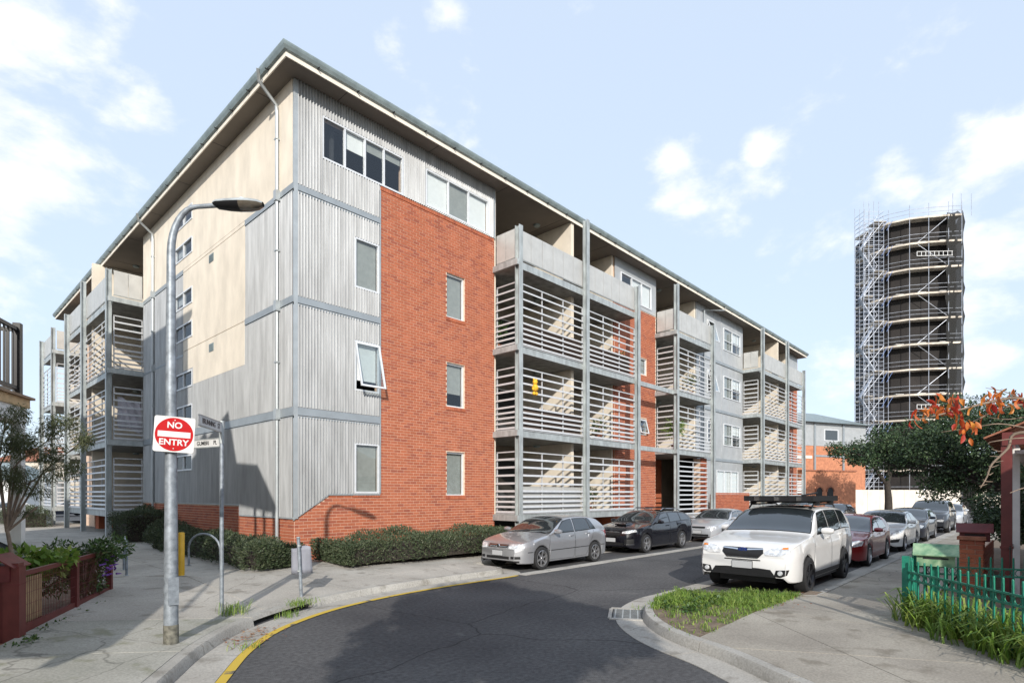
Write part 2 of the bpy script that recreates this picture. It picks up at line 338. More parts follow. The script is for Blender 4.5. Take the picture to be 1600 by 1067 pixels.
def pieces(P, length):
    """cut a path into runs of about this length"""
    runs = []; cur = [P[0]]; acc = 0
    for i in range(1, len(P)):
        a = P[i - 1]; b = P[i]; seg = (b - a).length; pos = 0
        while acc + (seg - pos) > length:
            t = (length - acc + pos) / seg; q = a.lerp(b, t); cur.append(q); runs.append(cur); cur = [q]; pos = t * seg; acc = 0
        acc += seg - pos; cur.append(b)
    if len(cur) > 1: runs.append(cur)
    return runs
def trim(run, g):
    a = run[0].lerp(run[1], min(.4, g / max((run[1] - run[0]).length, 1e-6))); b = run[-1].lerp(run[-2], min(.4, g / max((run[-1] - run[-2]).length, 1e-6)))
    return [a] + run[1:-1] + [b]
def sweep(run, prof, side):
    """sweep a profile of (offset to the side, z) along a 2D run"""
    mb = MB(); n = len(prof); L = [offset_path(run, o * side) for o, z in prof]
    vs = [(L[j][i].x, L[j][i].y, prof[j][1]) for i in range(len(run)) for j in range(n)]
    fs = [(i * n + j, i * n + (j + 1) % n, (i + 1) * n + (j + 1) % n, (i + 1) * n + j) for i in range(len(run) - 1) for j in range(n)]
    fs += [tuple(range(n)), tuple((len(run) - 1) * n + j for j in range(n - 1, -1, -1))]
    return mb.add(vs, fs)
def kerb_line(P, side, name, skip=None, gut=.46):
    root = tag(empty(name, (P[0].x, P[0].y, 0)), kind='structure'); off = Vector((-P[0].x, -P[0].y))
    for run in pieces(P, 1.55):
        mid = run[len(run) // 2]
        if mid.x > 45 or (mid - Vector((-7, -14.3))).length > 52: continue
        rr = [p + off for p in trim(run, .005)]
        if skip and skip(mid): 
            # pit inlet: a lintel with a dark slot below it
            sweep(rr, [(.0, .085), (.02, .14), (.18, .145), (.18, .085)], side).build('kerb_lintel', 'kerb', root, smooth=30)
            sweep(rr, [(.16, -.01), (.16, .084), (.2, .084), (.2, -.01)], side).build('pit_back', 'dark', root)
        else:
            sweep(rr, [(-.03, -.02), (.0, .10), (.025, .132), (.15, .137), (.15, -.02)], side).build('kerb_stone', 'kerb', root, smooth=30)
        if gut: sweep(rr, [(-gut, -.01), (-gut, .008), (-.03, .004), (-.03, -.01)], side).build('gutter_slab', 'gutter_concrete', root)
    return root
kerb_line(K1, 1, 'kerb_left', lambda m: -3.6 < m.x < -2.2 and m.y > -6)
kerb_line(K2, -1, 'kerb_right')
# flush concrete edge strips between road and parking bays
for nm, y0, y1, x0 in (('edge_strip_left', -4.76, -4.42, 3.75), ('edge_strip_right', -8.86, -8.52, 3.3)):
    e = tag(empty(nm, (x0, y0, 0)), kind='structure')
    for k in range(26): MB().box(k * 1.6 + .005, k * 1.6 + 1.595, 0, y1 - y0, -.01, .009).build('strip_slab', 'gutter_concrete', e)
def strip(P, o0, o1, z, name, m, t0=0, t1=None):
    a = offset_path(P, o0); b = offset_path(P, o1); i1 = t1 or len(P); mb = MB()
    mb.add([(p.x, p.y, z) for p in a[t0:i1]] + [(p.x, p.y, z) for p in b[t0:i1]], [(i, i + 1, (i1 - t0) + i + 1, (i1 - t0) + i) for i in range(i1 - t0 - 1)])
    return tag(mb.build(name, m, fix=False), kind='structure')
strip(K1, -.47, -.585, .0125, 'yellow_line', 'yellow_paint', 0, 63)
strip(K2, .55, .66, .0125, 'yellow_line_short', 'yellow_paint', 10, 20)

def cut_slabs(poly, lines, zf, root, m, gap=.012, mfun=None):
    """split a 2D polygon along lines; every piece becomes its own paving slab with thickness"""
    bm = bmesh.new(); f = bm.faces.new([bm.verts.new((x, y, 0)) for x, y in poly])
    bmesh.ops.triangulate(bm, faces=[f]); bmesh.ops.dissolve_limit(bm, angle_limit=.001, verts=bm.verts, edges=bm.edges)
    for (p, n_) in lines:
        bmesh.ops.bisect_plane(bm, geom=bm.verts[:] + bm.edges[:] + bm.faces[:], plane_co=(p[0], p[1], 0), plane_no=(n_[0], n_[1], 0))
    # group faces lying in the same cell
    cells = {}
    for q in bm.faces:
        c = q.calc_center_median(); key = tuple((c.x - p[0]) * n_[0] + (c.y - p[1]) * n_[1] > 0 for p, n_ in lines); cells.setdefault(key, []).append([v.co.copy() for v in q.verts])
    bm.free()
    for key, fs in cells.items():
        b2 = bmesh.new()
        for q in fs: b2.faces.new([b2.verts.new(v) for v in q])
        bmesh.ops.remove_doubles(b2, verts=b2.verts, dist=.0005)
        be = [e for e in b2.edges if len(e.link_faces) == 1]
        if sum(q.calc_area() for q in b2.faces) < .004: b2.free(); continue
        bmesh.ops.inset_region(b2, faces=b2.faces[:], thickness=gap, depth=0, use_boundary=True)
        # the inset ring is the bevelled, sunken edge
        outer = [v for v in b2.verts if any(len(e.link_faces) == 1 for e in v.link_edges)]
        oset = set(outer); cx = sum((v.co for v in b2.verts), Vector()) / len(b2.verts); mm = m
        if mfun: mm = mfun(cx.x, cx.y) or m
        for v in b2.verts: v.co.z = zf(v.co.x, v.co.y) - (.02 if v in oset else 0)
        me = bpy.data.meshes.new('slab'); b2.normal_update()
        for q in b2.faces:
            if q.normal.z < 0: q.normal_flip()
        b2.to_mesh(me); b2.free(); link('paving_slab', me, mm, root)
def vl(x): return ((x, 0), (1, 0))
def hl(y): return ((0, y), (0, 1))
in1 = [(p.x, p.y) for p in offset_path(K1, .156)]
fp1 = tag(empty('footpath_left', (0, 0, 0)), kind='structure')
i62 = next(i for i, p in enumerate(in1) if p[0] > 44)
polyL = in1[12:i62] + [(44, .3), (.3, .3), (.3, 32), (-4.6, 32), (-4.5, 4), (-4.35, -1.7), (-5.95, -4.7), (-7.3, -7.3), (-8.6, -9.9)]
lines1 = [vl(x) for x in (-2.9, -1.0, .9, 2.7, 4.5, 7, 10, 13, 17, 21, 26, 32)] + [hl(y) for y in (-3.1, -1.2, 1.5, 5, 9, 14, 20)] + [((-4.3, -4.75), (.45, .89)), ((-5.2, -6.3), (.48, .88))]
cut_slabs(polyL, lines1, zf1, fp1, 'footpath', mfun=lambda x, y: 'footpath_mossy' if x + y * .6 < -7.2 else None)
# dark bedding under the slabs that shows in the joints
bd = MB(); bd.prism([(x, y) for x, y in polyL], -.02, .1); tag(bd.build('footpath_bed_left', 'joint'), kind='structure')
in2 = [(p.x, p.y) for p in offset_path(K2, -.156)]
j0 = next(i for i, p in enumerate(in2) if p[1] > -18); j1 = next(i for i, p in enumerate(in2) if p[0] > 44)
ys = -10.93
path2 = [q for q in in2[j0:j1]]
a0 = next(i for i, q in enumerate(path2) if q[1] > ys); a1 = max(i for i, q in enumerate(path2) if q[1] > ys)
polyR = path2[:a0] + [(path2[a0][0] - .02, ys), (path2[a1][0] + .02, ys)] + path2[a1 + 1:] + [(44, -12.85), (3.4, -12.85), (1.7, -14.25), (-.5, -16.6), (-2.2, -18.6)]
fp2 = tag(empty('footpath_right', (0, 0, 0)), kind='structure')
cut_slabs(polyR, [vl(x) for x in (2.55, 4.9, 7.2, 9.5, 12, 15, 19, 24, 30)] + [((-.1, -13.4), (.72, -.69)), ((-1.6, -16), (.75, .66)), ((.62, -12.6), (.9, .43))], zf2, fp2, 'footpath_stained')
bd = MB(); bd.prism(polyR, -.02, .1); tag(bd.build('footpath_bed_right', 'joint'), kind='structure')
nose = path2[a0:a1 + 1]
so = MB(); so.prism([(path2[a0][0], ys + .005)] + nose + [(path2[a1][0], ys + .005)], -.02, .135); tag(so.build('verge_soil', 'soil'), kind='structure')
# garden soil: right front gardens, left front garden, bed along the building
for nm, pl, z in (('garden_soil_right', [(3.42, -12.88), (44, -12.88), (44, -24), (-2, -24), (-2.2, -18.7), (-.45, -16.65), (1.72, -14.3)], .15), ('garden_soil_left', [(-4.45, -1.7), (-4.62, 4), (-4.7, 30), (-16, 30), (-16, -9.9), (-8.7, -9.9), (-7.4, -7.3), (-6.03, -4.7)], .16)):
    MBX = MB(); MBX.prism(pl, -.03, z); tag(MBX.build(nm, 'soil'), kind='structure')
# far-left lane surface lies lower than the garden strip: a pale concrete lane beyond the paved corner
tag(MB().box(-16, .2, 32.02, 60, -.02, .03).build('side_lane', 'gutter_concrete'), kind='structure')
# drain grate in the right-hand gutter
gr = empty('drain_grate', (1.5, -9.18, 0), rad(31), 'square steel drain grate in a concrete surround at the kerb nose', 'drain grate')
fr = MB(); 
for s_ in (-1, 1): fr.box(s_ * .44 - .05, s_ * .44 + .05, -.3, .36, -.01, .016); fr.box(-.39, .39, s_ * .33 - .03 + .03, s_ * .33 + .03 + .03, -.01, .016)
fr.build('surround', 'gutter_concrete', gr); MB().box(-.38, .38, -.26, .32, -.008, .0108).build('pit', 'dark', gr)
for k in range(10): MB().box(-.37 + k * .078, -.35 + k * .078, -.25, .31, .0, .0125).build('grate_bar', 'galv', gr)
for k in range(5): MB().box(-.37, .37, -.235 + k * .125, -.215 + k * .125, .001, .0118).build('cross_bar', 'galv', gr)
# ------------------------------------------------------------------ apartment building
B = empty('apartment_building', (0, 0, 0), 0, 'four-storey apartment building of red brick, corrugated metal and cream render with slatted balconies', 'building')
def RF(u, n, z): return (u, -n, z)          # right wing: along the street, n outwards
def LF(u, n, z): return (-n, u, z)          # left wing
SOF = 12.9
FL = [1.35, 4.28, 7.21, 10.14]
def cells(u0, u1, z0, z1, holes):
    us = sorted({u0, u1, *[min(max(h[i], u0), u1) for h in holes for i in (0, 1)]}); zs = sorted({z0, z1, *[min(max(h[i], z0), z1) for h in holes for i in (2, 3)]})
    for a, b in zip(us, us[1:]):
        run = None
        for c, d in zip(zs, zs[1:]):
            if any(h[0] < (a + b) / 2 < h[1] and h[2] < (c + d) / 2 < h[3] for h in holes):
                if run: yield (a, b, *run); run = None
            else: run = (run[0], d) if run else (c, d)
        if run: yield (a, b, *run)
def wall(T, u0, u1, z0, z1, holes, m, name='wall', n0=-.16, n1=0.0, parent=None):
    mb = MB(T)
    for a, b, c, d in cells(u0, u1, z0, z1, holes): mb.box(a, b, n0, n1, c, d)
    return mb.build(name, m, parent or B)
def corrugated(T, u0, u1, z0, z1, holes=(), n=.044, amp=.026, pitch=.085, m='zinc', cut=None):
    mb = MB(T)
    for a, b, c, d in cells(u0, u1, z0, z1, holes):
        k0 = math.ceil(a / pitch * 8); k1 = math.floor(b / pitch * 8)
        us = [a] + [k * pitch / 8 for k in range(k0, k1 + 1) if a + .001 < k * pitch / 8 < b - .001] + [b]
        base = [(u, n + amp * math.cos(2 * math.pi * u / pitch)) for u in us]
        vs = [(u, w, (max(c, cut(u)) if cut else c)) for u, w in base] + [(u, w, d) for u, w in base]; q = len(us)
        mb.add(vs, [(i, i + 1, q + i + 1, q + i) for i in range(q - 1)])
    o = mb.build('corrugated_panel', m, B, fix=False)
    for p in o.data.polygons: p.use_smooth = True
    return o
BR = MB(); BR.box(-.114, .114, -.012, .05, -.037, .037); brick_me = BR.mesh('brick'); brick_me.materials.append(M['brick'])
def bricks(T, rot, u0, u1, z0, z1, holes, wallobj, single=None, n=0.0, zcut=None, edge=True):
    """real bricks in stretcher bond proud of the mortar; those nearest the corner are objects, the rest one mesh"""
    mb = MB(T); cnt = 0; course = .086; k = 0; z = z0 + .043
    while z < z1:
        off = .12 if k % 2 else 0; u = u0 - .12 + off
        while u < u1 + .12:
            a = max(u + .006, u0 + .002); b = min(u + .234, u1 - .002); u += .24
            if b - a < .05: continue
            lo = z - .037; hi = z + .037
            if zcut and hi > zcut((a + b) / 2): continue
            segs = [(a, b)]
            for h in holes:
                if hi > h[2] + .02 and lo < h[3] - .02:
                    ns = []
                    for s, e in segs:
                        if e <= h[0] or s >= h[1]: ns.append((s, e))
                        else:
                            if h[0] - s > .04: ns.append((s, h[0] - .004))
                            if e - h[1] > .04: ns.append((h[1] + .004, e))
                    segs = ns
            for s, e in segs:
                j = random.uniform(-.0015, .0015)
                if single and cnt < 300 and single((s + e) / 2, z) and abs(e - s - .228) < .004:
                    o = link('brick', brick_me, None, wallobj, T((s + e) / 2, n, z)); o.rotation_euler = (0, 0, rot); cnt += 1
                else: mb.box(s, e, n - .03, n + .012 + j, lo, hi)
        z += course; k += 1
    o = mb.build('brickwork', 'brick', wallobj)
    if o: tag(o, kind='stuff')
def window(T, u0, u1, z0, z1, cols=1, depth=.06, fr=.05, blind=None, sill=None, open_=False, rows=None, glass='pane', trim=None):
    """frame part with its panes, blinds and sill"""
    f = MB(T); n0, n1 = -depth - .05, -depth + .02
    if trim: n0, n1 = -.03, trim
    f.box(u0, u0 + fr, n0, n1, z0, z1); f.box(u1 - fr, u1, n0, n1, z0, z1); f.box(u0 + fr, u1 - fr, n0, n1, z1 - fr, z1); f.box(u0 + fr, u1 - fr, n0, n1, z0, z0 + fr)
    us = [u0 + fr + (u1 - u0 - 2 * fr) * k / cols for k in range(cols + 1)]
    for k in range(1, cols): f.box(us[k] - fr / 2, us[k] + fr / 2, n0, n1 - .005, z0 + fr, z1 - fr)
    if rows: f.box(u0 + fr, u1 - fr, n0 + .01, n1 - .008, rows - .02, rows + .02)
    w = f.build('window', 'frame', B)
    ng = (n0 + n1) / 2
    if not open_:
        for k in range(cols): MB(T).box(us[k] + (fr / 2 if k else 0), us[k + 1] - (fr / 2 if k < cols - 1 else 0), ng - .004, ng + .004, z0 + fr, z1 - fr).build('pane', glass, w) if False else MB(T).add([(us[k], ng, z0 + fr), (us[k + 1], ng, z0 + fr), (us[k + 1], ng, z1 - fr), (us[k], ng, z1 - fr)], [(0, 1, 2, 3)]).build('pane', glass, w, fix=False)
    else:                                     # awning sash pushed out at the foot
        a = rad(14); sh = MB(T); zt = z1 - fr; h = z1 - z0 - 2 * fr
        def S(u, d, q): return (u, n1 + .01 + math.sin(a) * q + d * math.cos(a), zt - math.cos(a) * q + d * math.sin(a))
        def sb(mb, a0, a1, q0, q1, d0, d1): mb.add([S(u, d, q) for u in (a0, a1) for d in (d0, d1) for q in (q0, q1)], [(0, 1, 3, 2), (4, 6, 7, 5), (0, 4, 5, 1), (2, 3, 7, 6), (0, 2, 6, 4), (1, 5, 7, 3)])
        sb(sh, u0, u0 + fr, 0, h, -.015, .025); sb(sh, u1 - fr, u1, 0, h, -.015, .025); sb(sh, u0 + fr, u1 - fr, 0, fr, -.015, .025); sb(sh, u0 + fr, u1 - fr, h - fr, h, -.015, .025)
        sh.build('sash', 'frame', w); gp = MB(T); sb(gp, u0 + fr, u1 - fr, fr, h - fr, 0, .006); gp.build('pane', glass, w)
    bl = blind if isinstance(blind, list) else [blind] * cols
    for k, b in enumerate(bl):
        if b: 
            kind, frac = b
            MB(T).box(us[k] + .02, us[k + 1] - .02, n0 - .035, n0 - .02, z1 - fr - (z1 - z0 - 2 * fr) * frac, z1 - fr).build('blind', kind, w)
    if sill == 'brick':
        s = MB(T); q = u0 - .04
        while q < u1 + .0: s.box(q + .003, q + .077, -.05, .032, z0 - .115, z0 - .006); q += .086
        s.build('sill', 'brick', w)
    return w
WH = ('blind', 1.0); GR = ('blind_grey', 1.0); HALF = ('blind', .45); GH = ('blind_grey', .7)
# ---- right wing, corner bay: corrugated cladding (0..2.63) over brick base, brick panel (2.63..7.41)
XB, XE = 2.63, 7.41
corner = [(1.76, 2.58, z, z + 1.43) for z in (2.08, 5.0, 7.93)]
bwin = [(5.2, 5.99, z, z + 1.45) for z in (2.0, 4.94, 7.88)]
top1 = (.76, 3.44, 11.15, 12.31); top2 = (4.3, 7.09, 11.2, 12.36)
diag = lambda u: 1.41 + .66 * min(1, max(0, u) / .97)
wall(RF, 0.02, XE, .2, SOF, corner + bwin + [top1, top2], 'mortar', 'wall', -.2, .005)
bw = MB(RF); bw.box(XB, XE, -.013, 0, .2, .3); bw = bw.build('brick_wall', 'mortar', B)
bricks(RF, 0, 0.0, XE, .3, 11.02, bwin + corner + [(0, XB - .001, 2.08, 20)], bw, lambda u, z: u < 3.6 and z < 3.2, zcut=lambda u: 99 if u > 2.2 else diag(u) + .02)
cap = MB(RF); q = XB + .02
while q < XE - .05: cap.box(q, q + .074, -.1, .03, 11.03, 11.14); q += .086
cap.build('brick_coping', 'brick', B)
for (c, d) in ((0, 1), (1, 2), (2, 3), (3, 4)):
    z0 = (1.3, 4.34, 7.25, 10.18)[c]; z1 = (4.09, 7.03, 9.98, SOF)[c]
    if c < 3: corrugated(RF, .07, XB - .02, z0, z1, [corner[c]], cut=diag if c == 0 else None)
    else:
        corrugated(RF, .07, XB - .02, z0, z1, [top1]); corrugated(RF, XB - .02, XE - .03, 11.15, z1, [top1, top2])
for z0, z1 in ((4.09, 4.33), (7.03, 7.24), (9.98, 10.17)):
    bnd = MB(RF); bnd.box(-.055, XB - .01, 0, .055, z0 + .035, z1); bnd.box(-.04, XB - .01, 0, .04, z0 - .03, z0 + .02); bnd.build('floor_band', 'band', B)
for q in ((-.04, .07, -.01, .06, 1.41, 12.88), (XB - .03, XB, 0, .05, 2.08, 11.0), (XE - .05, XE + .01, -.1, .055, 11.15, SOF)): MB(RF).box(*q).build('corner_flashing', 'flash', B)
df = MB(RF); df.add([(u, n, diag(u) + dz) for u in (-.04, .97, XB - .02) for n in (0, .045) for dz in (-.045, 0)], [(i * 4 + a, i * 4 + b, (i + 1) * 4 + b, (i + 1) * 4 + a) for i in (0, 1) for a, b in ((0, 1), (1, 3), (3, 2), (2, 0))] + [(0, 1, 3, 2), (8, 9, 11, 10)])
df.build('base_flashing', 'flash', B)
for i, c in enumerate(corner): window(RF, *c, blind=[GR, ('blind', .8), GR][i], open_=(i == 1), trim=.045, sill='brick' if i == 0 else None)
for i, c in enumerate(bwin): window(RF, *c, blind=[GR, GH, ('blind_grey', 1.0)][i], sill='brick', depth=.08)
window(RF, *top1, cols=4, blind=[None, HALF, ('blind_grey', .25), ('blind_grey', .2)], trim=.05)
window(RF, *top2, cols=3, blind=[WH, ('blind_grey', 1.0), WH], trim=.05)
# dark rooms behind the glazing
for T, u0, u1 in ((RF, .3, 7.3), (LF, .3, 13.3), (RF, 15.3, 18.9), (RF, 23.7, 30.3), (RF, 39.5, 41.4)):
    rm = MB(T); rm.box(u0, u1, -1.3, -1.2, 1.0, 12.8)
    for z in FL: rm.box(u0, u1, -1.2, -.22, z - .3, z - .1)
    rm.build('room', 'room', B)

# ---- left wing
YW = 13.46
rows = [(11.72, 12.28), (10.55, 11.12), (8.78, 9.36), (7.6, 8.18), (5.85, 6.44), (4.62, 5.24), (2.9, 3.46)]
lw = [(7.5, 9.35, a, b) for a, b in rows]
wall(LF, 0.0, YW, .2, SOF, lw, 'mortar', 'wall', -.2, .005)
lb = MB(LF); lb.box(.0, YW, -.013, 0, .2, .3); lb = lb.build('brick_wall', 'mortar', B)
bricks(LF, rad(-90), 0.0, YW, .3, 1.75, [], lb, lambda u, z: u < 4.2, zcut=lambda u: 1.43 if u < 3.5 else 1.74)
corrugated(LF, .05, 3.45, 1.43, 4.07, lw, amp=.016); corrugated(LF, 3.45, YW, 1.74, 4.07, lw, amp=.016)
crm = [(3.04, 8.45, 7.32, 20), (3.04, 7.44, 5.9, 20), (7.44, 8.45, 6.5, 20), (0, 20, 9.98, 20)]
corrugated(LF, .05, YW, 4.34, 7.03, lw + crm, amp=.016); corrugated(LF, .05, 3.02, 7.25, 9.98, lw, amp=.016); corrugated(LF, 8.47, YW, 7.03, 9.98, lw, amp=.016)
def cpanel(u0, u1, z0, z1): wall(LF, u0, u1, z0, z1, lw, 'cream', 'render_panel', -.01, .05)
cpanel(3.04, 7.43, 5.9, 7.19); cpanel(3.04, 8.45, 7.21, 10.04); cpanel(7.435, 8.45, 6.5, 7.19); cpanel(0.03, YW, 10.18, SOF); cpanel(3.06, 8.45, 10.06, 10.17)
for z0, z1, a, b in ((4.07, 4.33, -.05, YW), (7.03, 7.24, -.05, 3.02), (7.0, 7.12, 8.47, YW), (9.98, 10.17, -.05, 3.02), (9.98, 10.17, 8.47, YW)):
    bnd = MB(LF); bnd.box(a, b, 0, .06, z0 + .035, z1); bnd.box(a, b, 0, .04, z0 - .03, z0 + .02); bnd.build('floor_band', 'band', B)
fb = MB(LF); fb.box(-.04, 3.47, -.01, .045, 1.4, 1.45); fb.box(3.43, 3.48, -.01, .045, 1.45, 1.72); fb.box(3.43, YW, -.01, .045, 1.715, 1.76); fb.build('base_flashing', 'flash', B)
for i, c in enumerate(lw): window(LF, *c, cols=2, blind=[None, ('blind', .6) if i in (1, 2) else None], depth=.02, glass='pane_side', trim=.07)
for z in (9.82, 6.88):
    v = MB(LF); v.box(5.5, 5.9, .05, .062, z - .13, z + .13)
    for k in range(6): v.box(5.53, 5.87, .062, .072, z - .11 + k * .038, z - .09 + k * .038)
    v.build('wall_vent', 'gutter', B)
for u in (.78, 11.9):
    d = MB(); d.tube([(-.72, u - .25, 13.06), (-.64, u - .1, 12.86), (-.13, u, 12.52), (-.11, u, 12.3), (-.11, u, .35)], .047, 8)
    for z in (10.08, 7.12, 4.2, 11.6, 8.6, 5.6): d.box(-.165, -.05, u - .055, u + .055, z - .02, z + .02)
    for z in (10.08, 7.12, 4.2): d.box(-.175, -.04, u - .075, u + .075, z - .14, z + .14)
    d.build('downpipe', 'flash', B, smooth=40)
d = MB(); d.tube([(26, -.72, 13.04), (26, -.6, 12.86), (24.4, -.12, 12.6), (24.4, -.1, 1.0)], .045, 8); d.build('downpipe', 'flash', B, smooth=40)

# ---- roof
XR, YR = 42.0, 30.4; D = 12.0; OX, OY = .5, .6
outl = [(-OX, -OY), (XR, -OY), (XR, D), (D, D), (D, YR), (-OX, YR)]
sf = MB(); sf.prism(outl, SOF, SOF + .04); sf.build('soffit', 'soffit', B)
seam = MB()
for k in range(13): seam.box(1.2 + k * 3.2, 1.215 + k * 3.2, -.58, 2.2, SOF - .004, SOF + .001)
for k in range(9): seam.box(-.48, 2.0, 1.2 + k * 3.2, 1.215 + k * 3.2, SOF - .004, SOF + .001)
seam.build('soffit_joint', 'dark', B)
fa = MB(); fa.box(-OX - .03, XR, -OY - .03, -OY, SOF - .02, SOF + .13); fa.box(-OX - .03, -OX, -OY, YR, SOF - .02, SOF + .13); fa.box(XR, XR + .03, -OY - .03, D, SOF - .02, SOF + .13); fa.box(-OX, D, YR, YR + .03, SOF - .02, SOF + .13)
fa.build('fascia', 'fascia', B)
gp = [(0, .10), (.0, .30), (.10, .30), (.115, .285), (.115, .25), (.10, .20), (.06, .12)]
gu = MB(); 
P0 = [(o, SOF + h) for o, h in gp]; n_ = len(gp)
ring = []
for (cx, cy, sx, sy) in ((XR + .03, -OY - .03, 1, -1), (-OX - .03, -OY - .03, -1, -1), (-OX - .03, YR + .03, -1, 1)):
    ring.append([(cx + sx * o, cy + sy * o, h) for o, h in P0])
gu.add(sum(ring, []), [(i * n_ + j, i * n_ + (j + 1) % n_, (i + 1) * n_ + (j + 1) % n_, (i + 1) * n_ + j) for i in (0, 1) for j in range(n_)] + [tuple(range(n_)), tuple(2 * n_ + j for j in range(n_))])
gu.build('gutter', 'gutter', B)
br = MB()
for k in range(36): br.box(.3 + k * 1.16, .325 + k * 1.16, -OY - .135, -OY - .03, SOF + .09, SOF + .115)
for k in range(26): br.box(-OX - .135, -OX - .03, .3 + k * 1.16, .325 + k * 1.16, SOF + .09, SOF + .115)
br.build('gutter_bracket', 'dark', B)
rf = MB(); zt = SOF + .26; zr = zt + 1.1
rf.add([(-OX - .02, -OY - .02, zt), (XR + .02, -OY - .02, zt), (XR + .02, D, zt), (D, D, zt), (D, YR + .02, zt), (-OX - .02, YR + .02, zt), (6, 6, zr), (XR - 6, 6, zr), (6, YR - 6, zr)],
       [(0, 1, 7, 6), (1, 2, 7), (2, 3, 6, 7), (3, 4, 8, 6), (4, 5, 8), (5, 0, 6, 8)])
rf.build('roof', 'gutter', B)
# solid core so that no light leaks through the block
co = MB(); co.box(2.6, XR - .8, 3.4, D - .3, .1, SOF - .02); co.box(2.6, D - .3, 3.4, YR - .5, .1, SOF - .03); co.build('core_wall', 'cream', B)
ew = MB(); ew.box(XR - .4, XR - .25, -.0, D - .4, .1, SOF); ew.build('wall', 'mortar', B)

# ---- balconies
SL_Z = [.06, .24, .42, .60, .79, 1.06, 1.34, 1.62, 1.9]
def slat_mesh(L, ax):
    mb = MB(); t = .026; h = .036
    if ax == 'x': mb.add([(x, -t + s * .012, -h) for x in (0, L) for s in (0, 1)] + [(x, t - .02 + s * .012, h) for x in (0, L) for s in (0, 1)], [(0, 1, 5, 4), (2, 6, 7, 3), (0, 4, 6, 2), (1, 3, 7, 5), (0, 2, 3, 1), (4, 5, 7, 6)])
    else: mb.add([(-t + s * .012, x, -h) for x in (0, L) for s in (0, 1)] + [(t - .02 + s * .012, x, h) for x in (0, L) for s in (0, 1)], [(0, 1, 5, 4), (2, 6, 7, 3), (0, 4, 6, 2), (1, 3, 7, 5), (0, 2, 3, 1), (4, 5, 7, 6)])
    me = mb.mesh('slat'); me.materials.append(M['louvre']); return me
CACHE = {}
def slats(par, T, a, b, n, z, ax, zs=SL_Z, side=False):
    """a louvre panel: each slat its own object, plus stiles and a top rail"""
    L = abs(b - a); key = (round(L, 3), ax, side)
    if key not in CACHE: CACHE[key] = slat_mesh(L, ax)
    for q in zs:
        loc = T(a, n, z + q) if not side else T(n, min(a, b), z + q)
        if side: loc = T(n, a, z + q); 
        o = link('slat', CACHE[key], None, par, loc)
def louvre_front(par, T, ax, a, b, n, z, mull=2, zs=SL_Z, top=2.16):
    slats(par, T, a, b, n, z, ax, zs)
    fr = MB(T)
    for k in range(mull + 2):
        u = a + (b - a) * k / (mull + 1); w = .02 if 0 < k < mull + 1 else .025
        fr.box(u - w, u + w, n - .06, n - .025, z + .0, z + top)
    fr.box(a, b, n - .05, n - .02, z + top - .02, z + top + .02); fr.box(a, b, n - .06, n - .0, z - .015, z + .012)
    fr.build('louvre_frame', 'louvre', par)
def louvre_side(par, T, ax, u, n0, n1, z, zs=SL_Z, top=2.16):
    """panel across the end of a balcony"""
    L = n1 - n0; key = (round(L, 3), ax)
    if key not in CACHE: CACHE[key] = slat_mesh(L, ax)
    for q in zs: link('slat', CACHE[key], None, par, T(u, n1 if T is RF else n1, z + q))
    fr = MB(T)
    for n in (n0 + .02, n1 - .02): fr.box(u + .02, u + .055, n - .02, n + .02, z, z + top)
    fr.box(u + .02, u + .05, n0, n1, z + top - .02, z + top + .02); fr.box(u + .0, u + .05, n0, n1, z - .015, z + .012)
    fr.build('louvre_frame', 'louvre', par)
mat('screen', (.50, .50, .48), .45, .25, var=.08, scale=2)
def screen(par, T, a, b, n, z, k, h=1.0, side=False):
    for i in range(k):
        u0 = a + (b - a) * i / k + .008; u1 = a + (b - a) * (i + 1) / k - .008; mb = MB(T)
        if side: mb.box(n, n + .012, min(u0, u1), max(u0, u1), z + .1, z + .1 + h)
        else: mb.box(u0, u1, n - .012, n, z + .1, z + .1 + h)
        mb.build('screen_panel', 'screen', par)
    r = MB(T)
    if side: r.box(n + .013, n + .04, min(a, b), max(a, b), z + .07, z + .1); r.box(n + .013, n + .04, min(a, b), max(a, b), z + 1.05, z + 1.09)
    else: r.box(a, b, n - .045, n - .014, z + .07, z + .1); r.box(a, b, n - .045, n - .014, z + 1.05, z + 1.09)
    r.build('screen_rail', 'galv', par)
def ibeam(par, T, u, n, z0, z1, w=.2, name='post'):
    mb = MB(T); h = w / 2
    mb.box(u - h, u + h, n + h - .014, n + h, z0, z1); mb.box(u - h, u + h, n - h, n - h + .014, z0, z1); mb.box(u - .008, u + .008, n - h + .014, n + h - .014, z0, z1)
    mb.box(u - h - .04, u + h + .04, n - h - .04, n + h + .04, z0, z0 + .02)
    mb.build(name, 'galv', par)
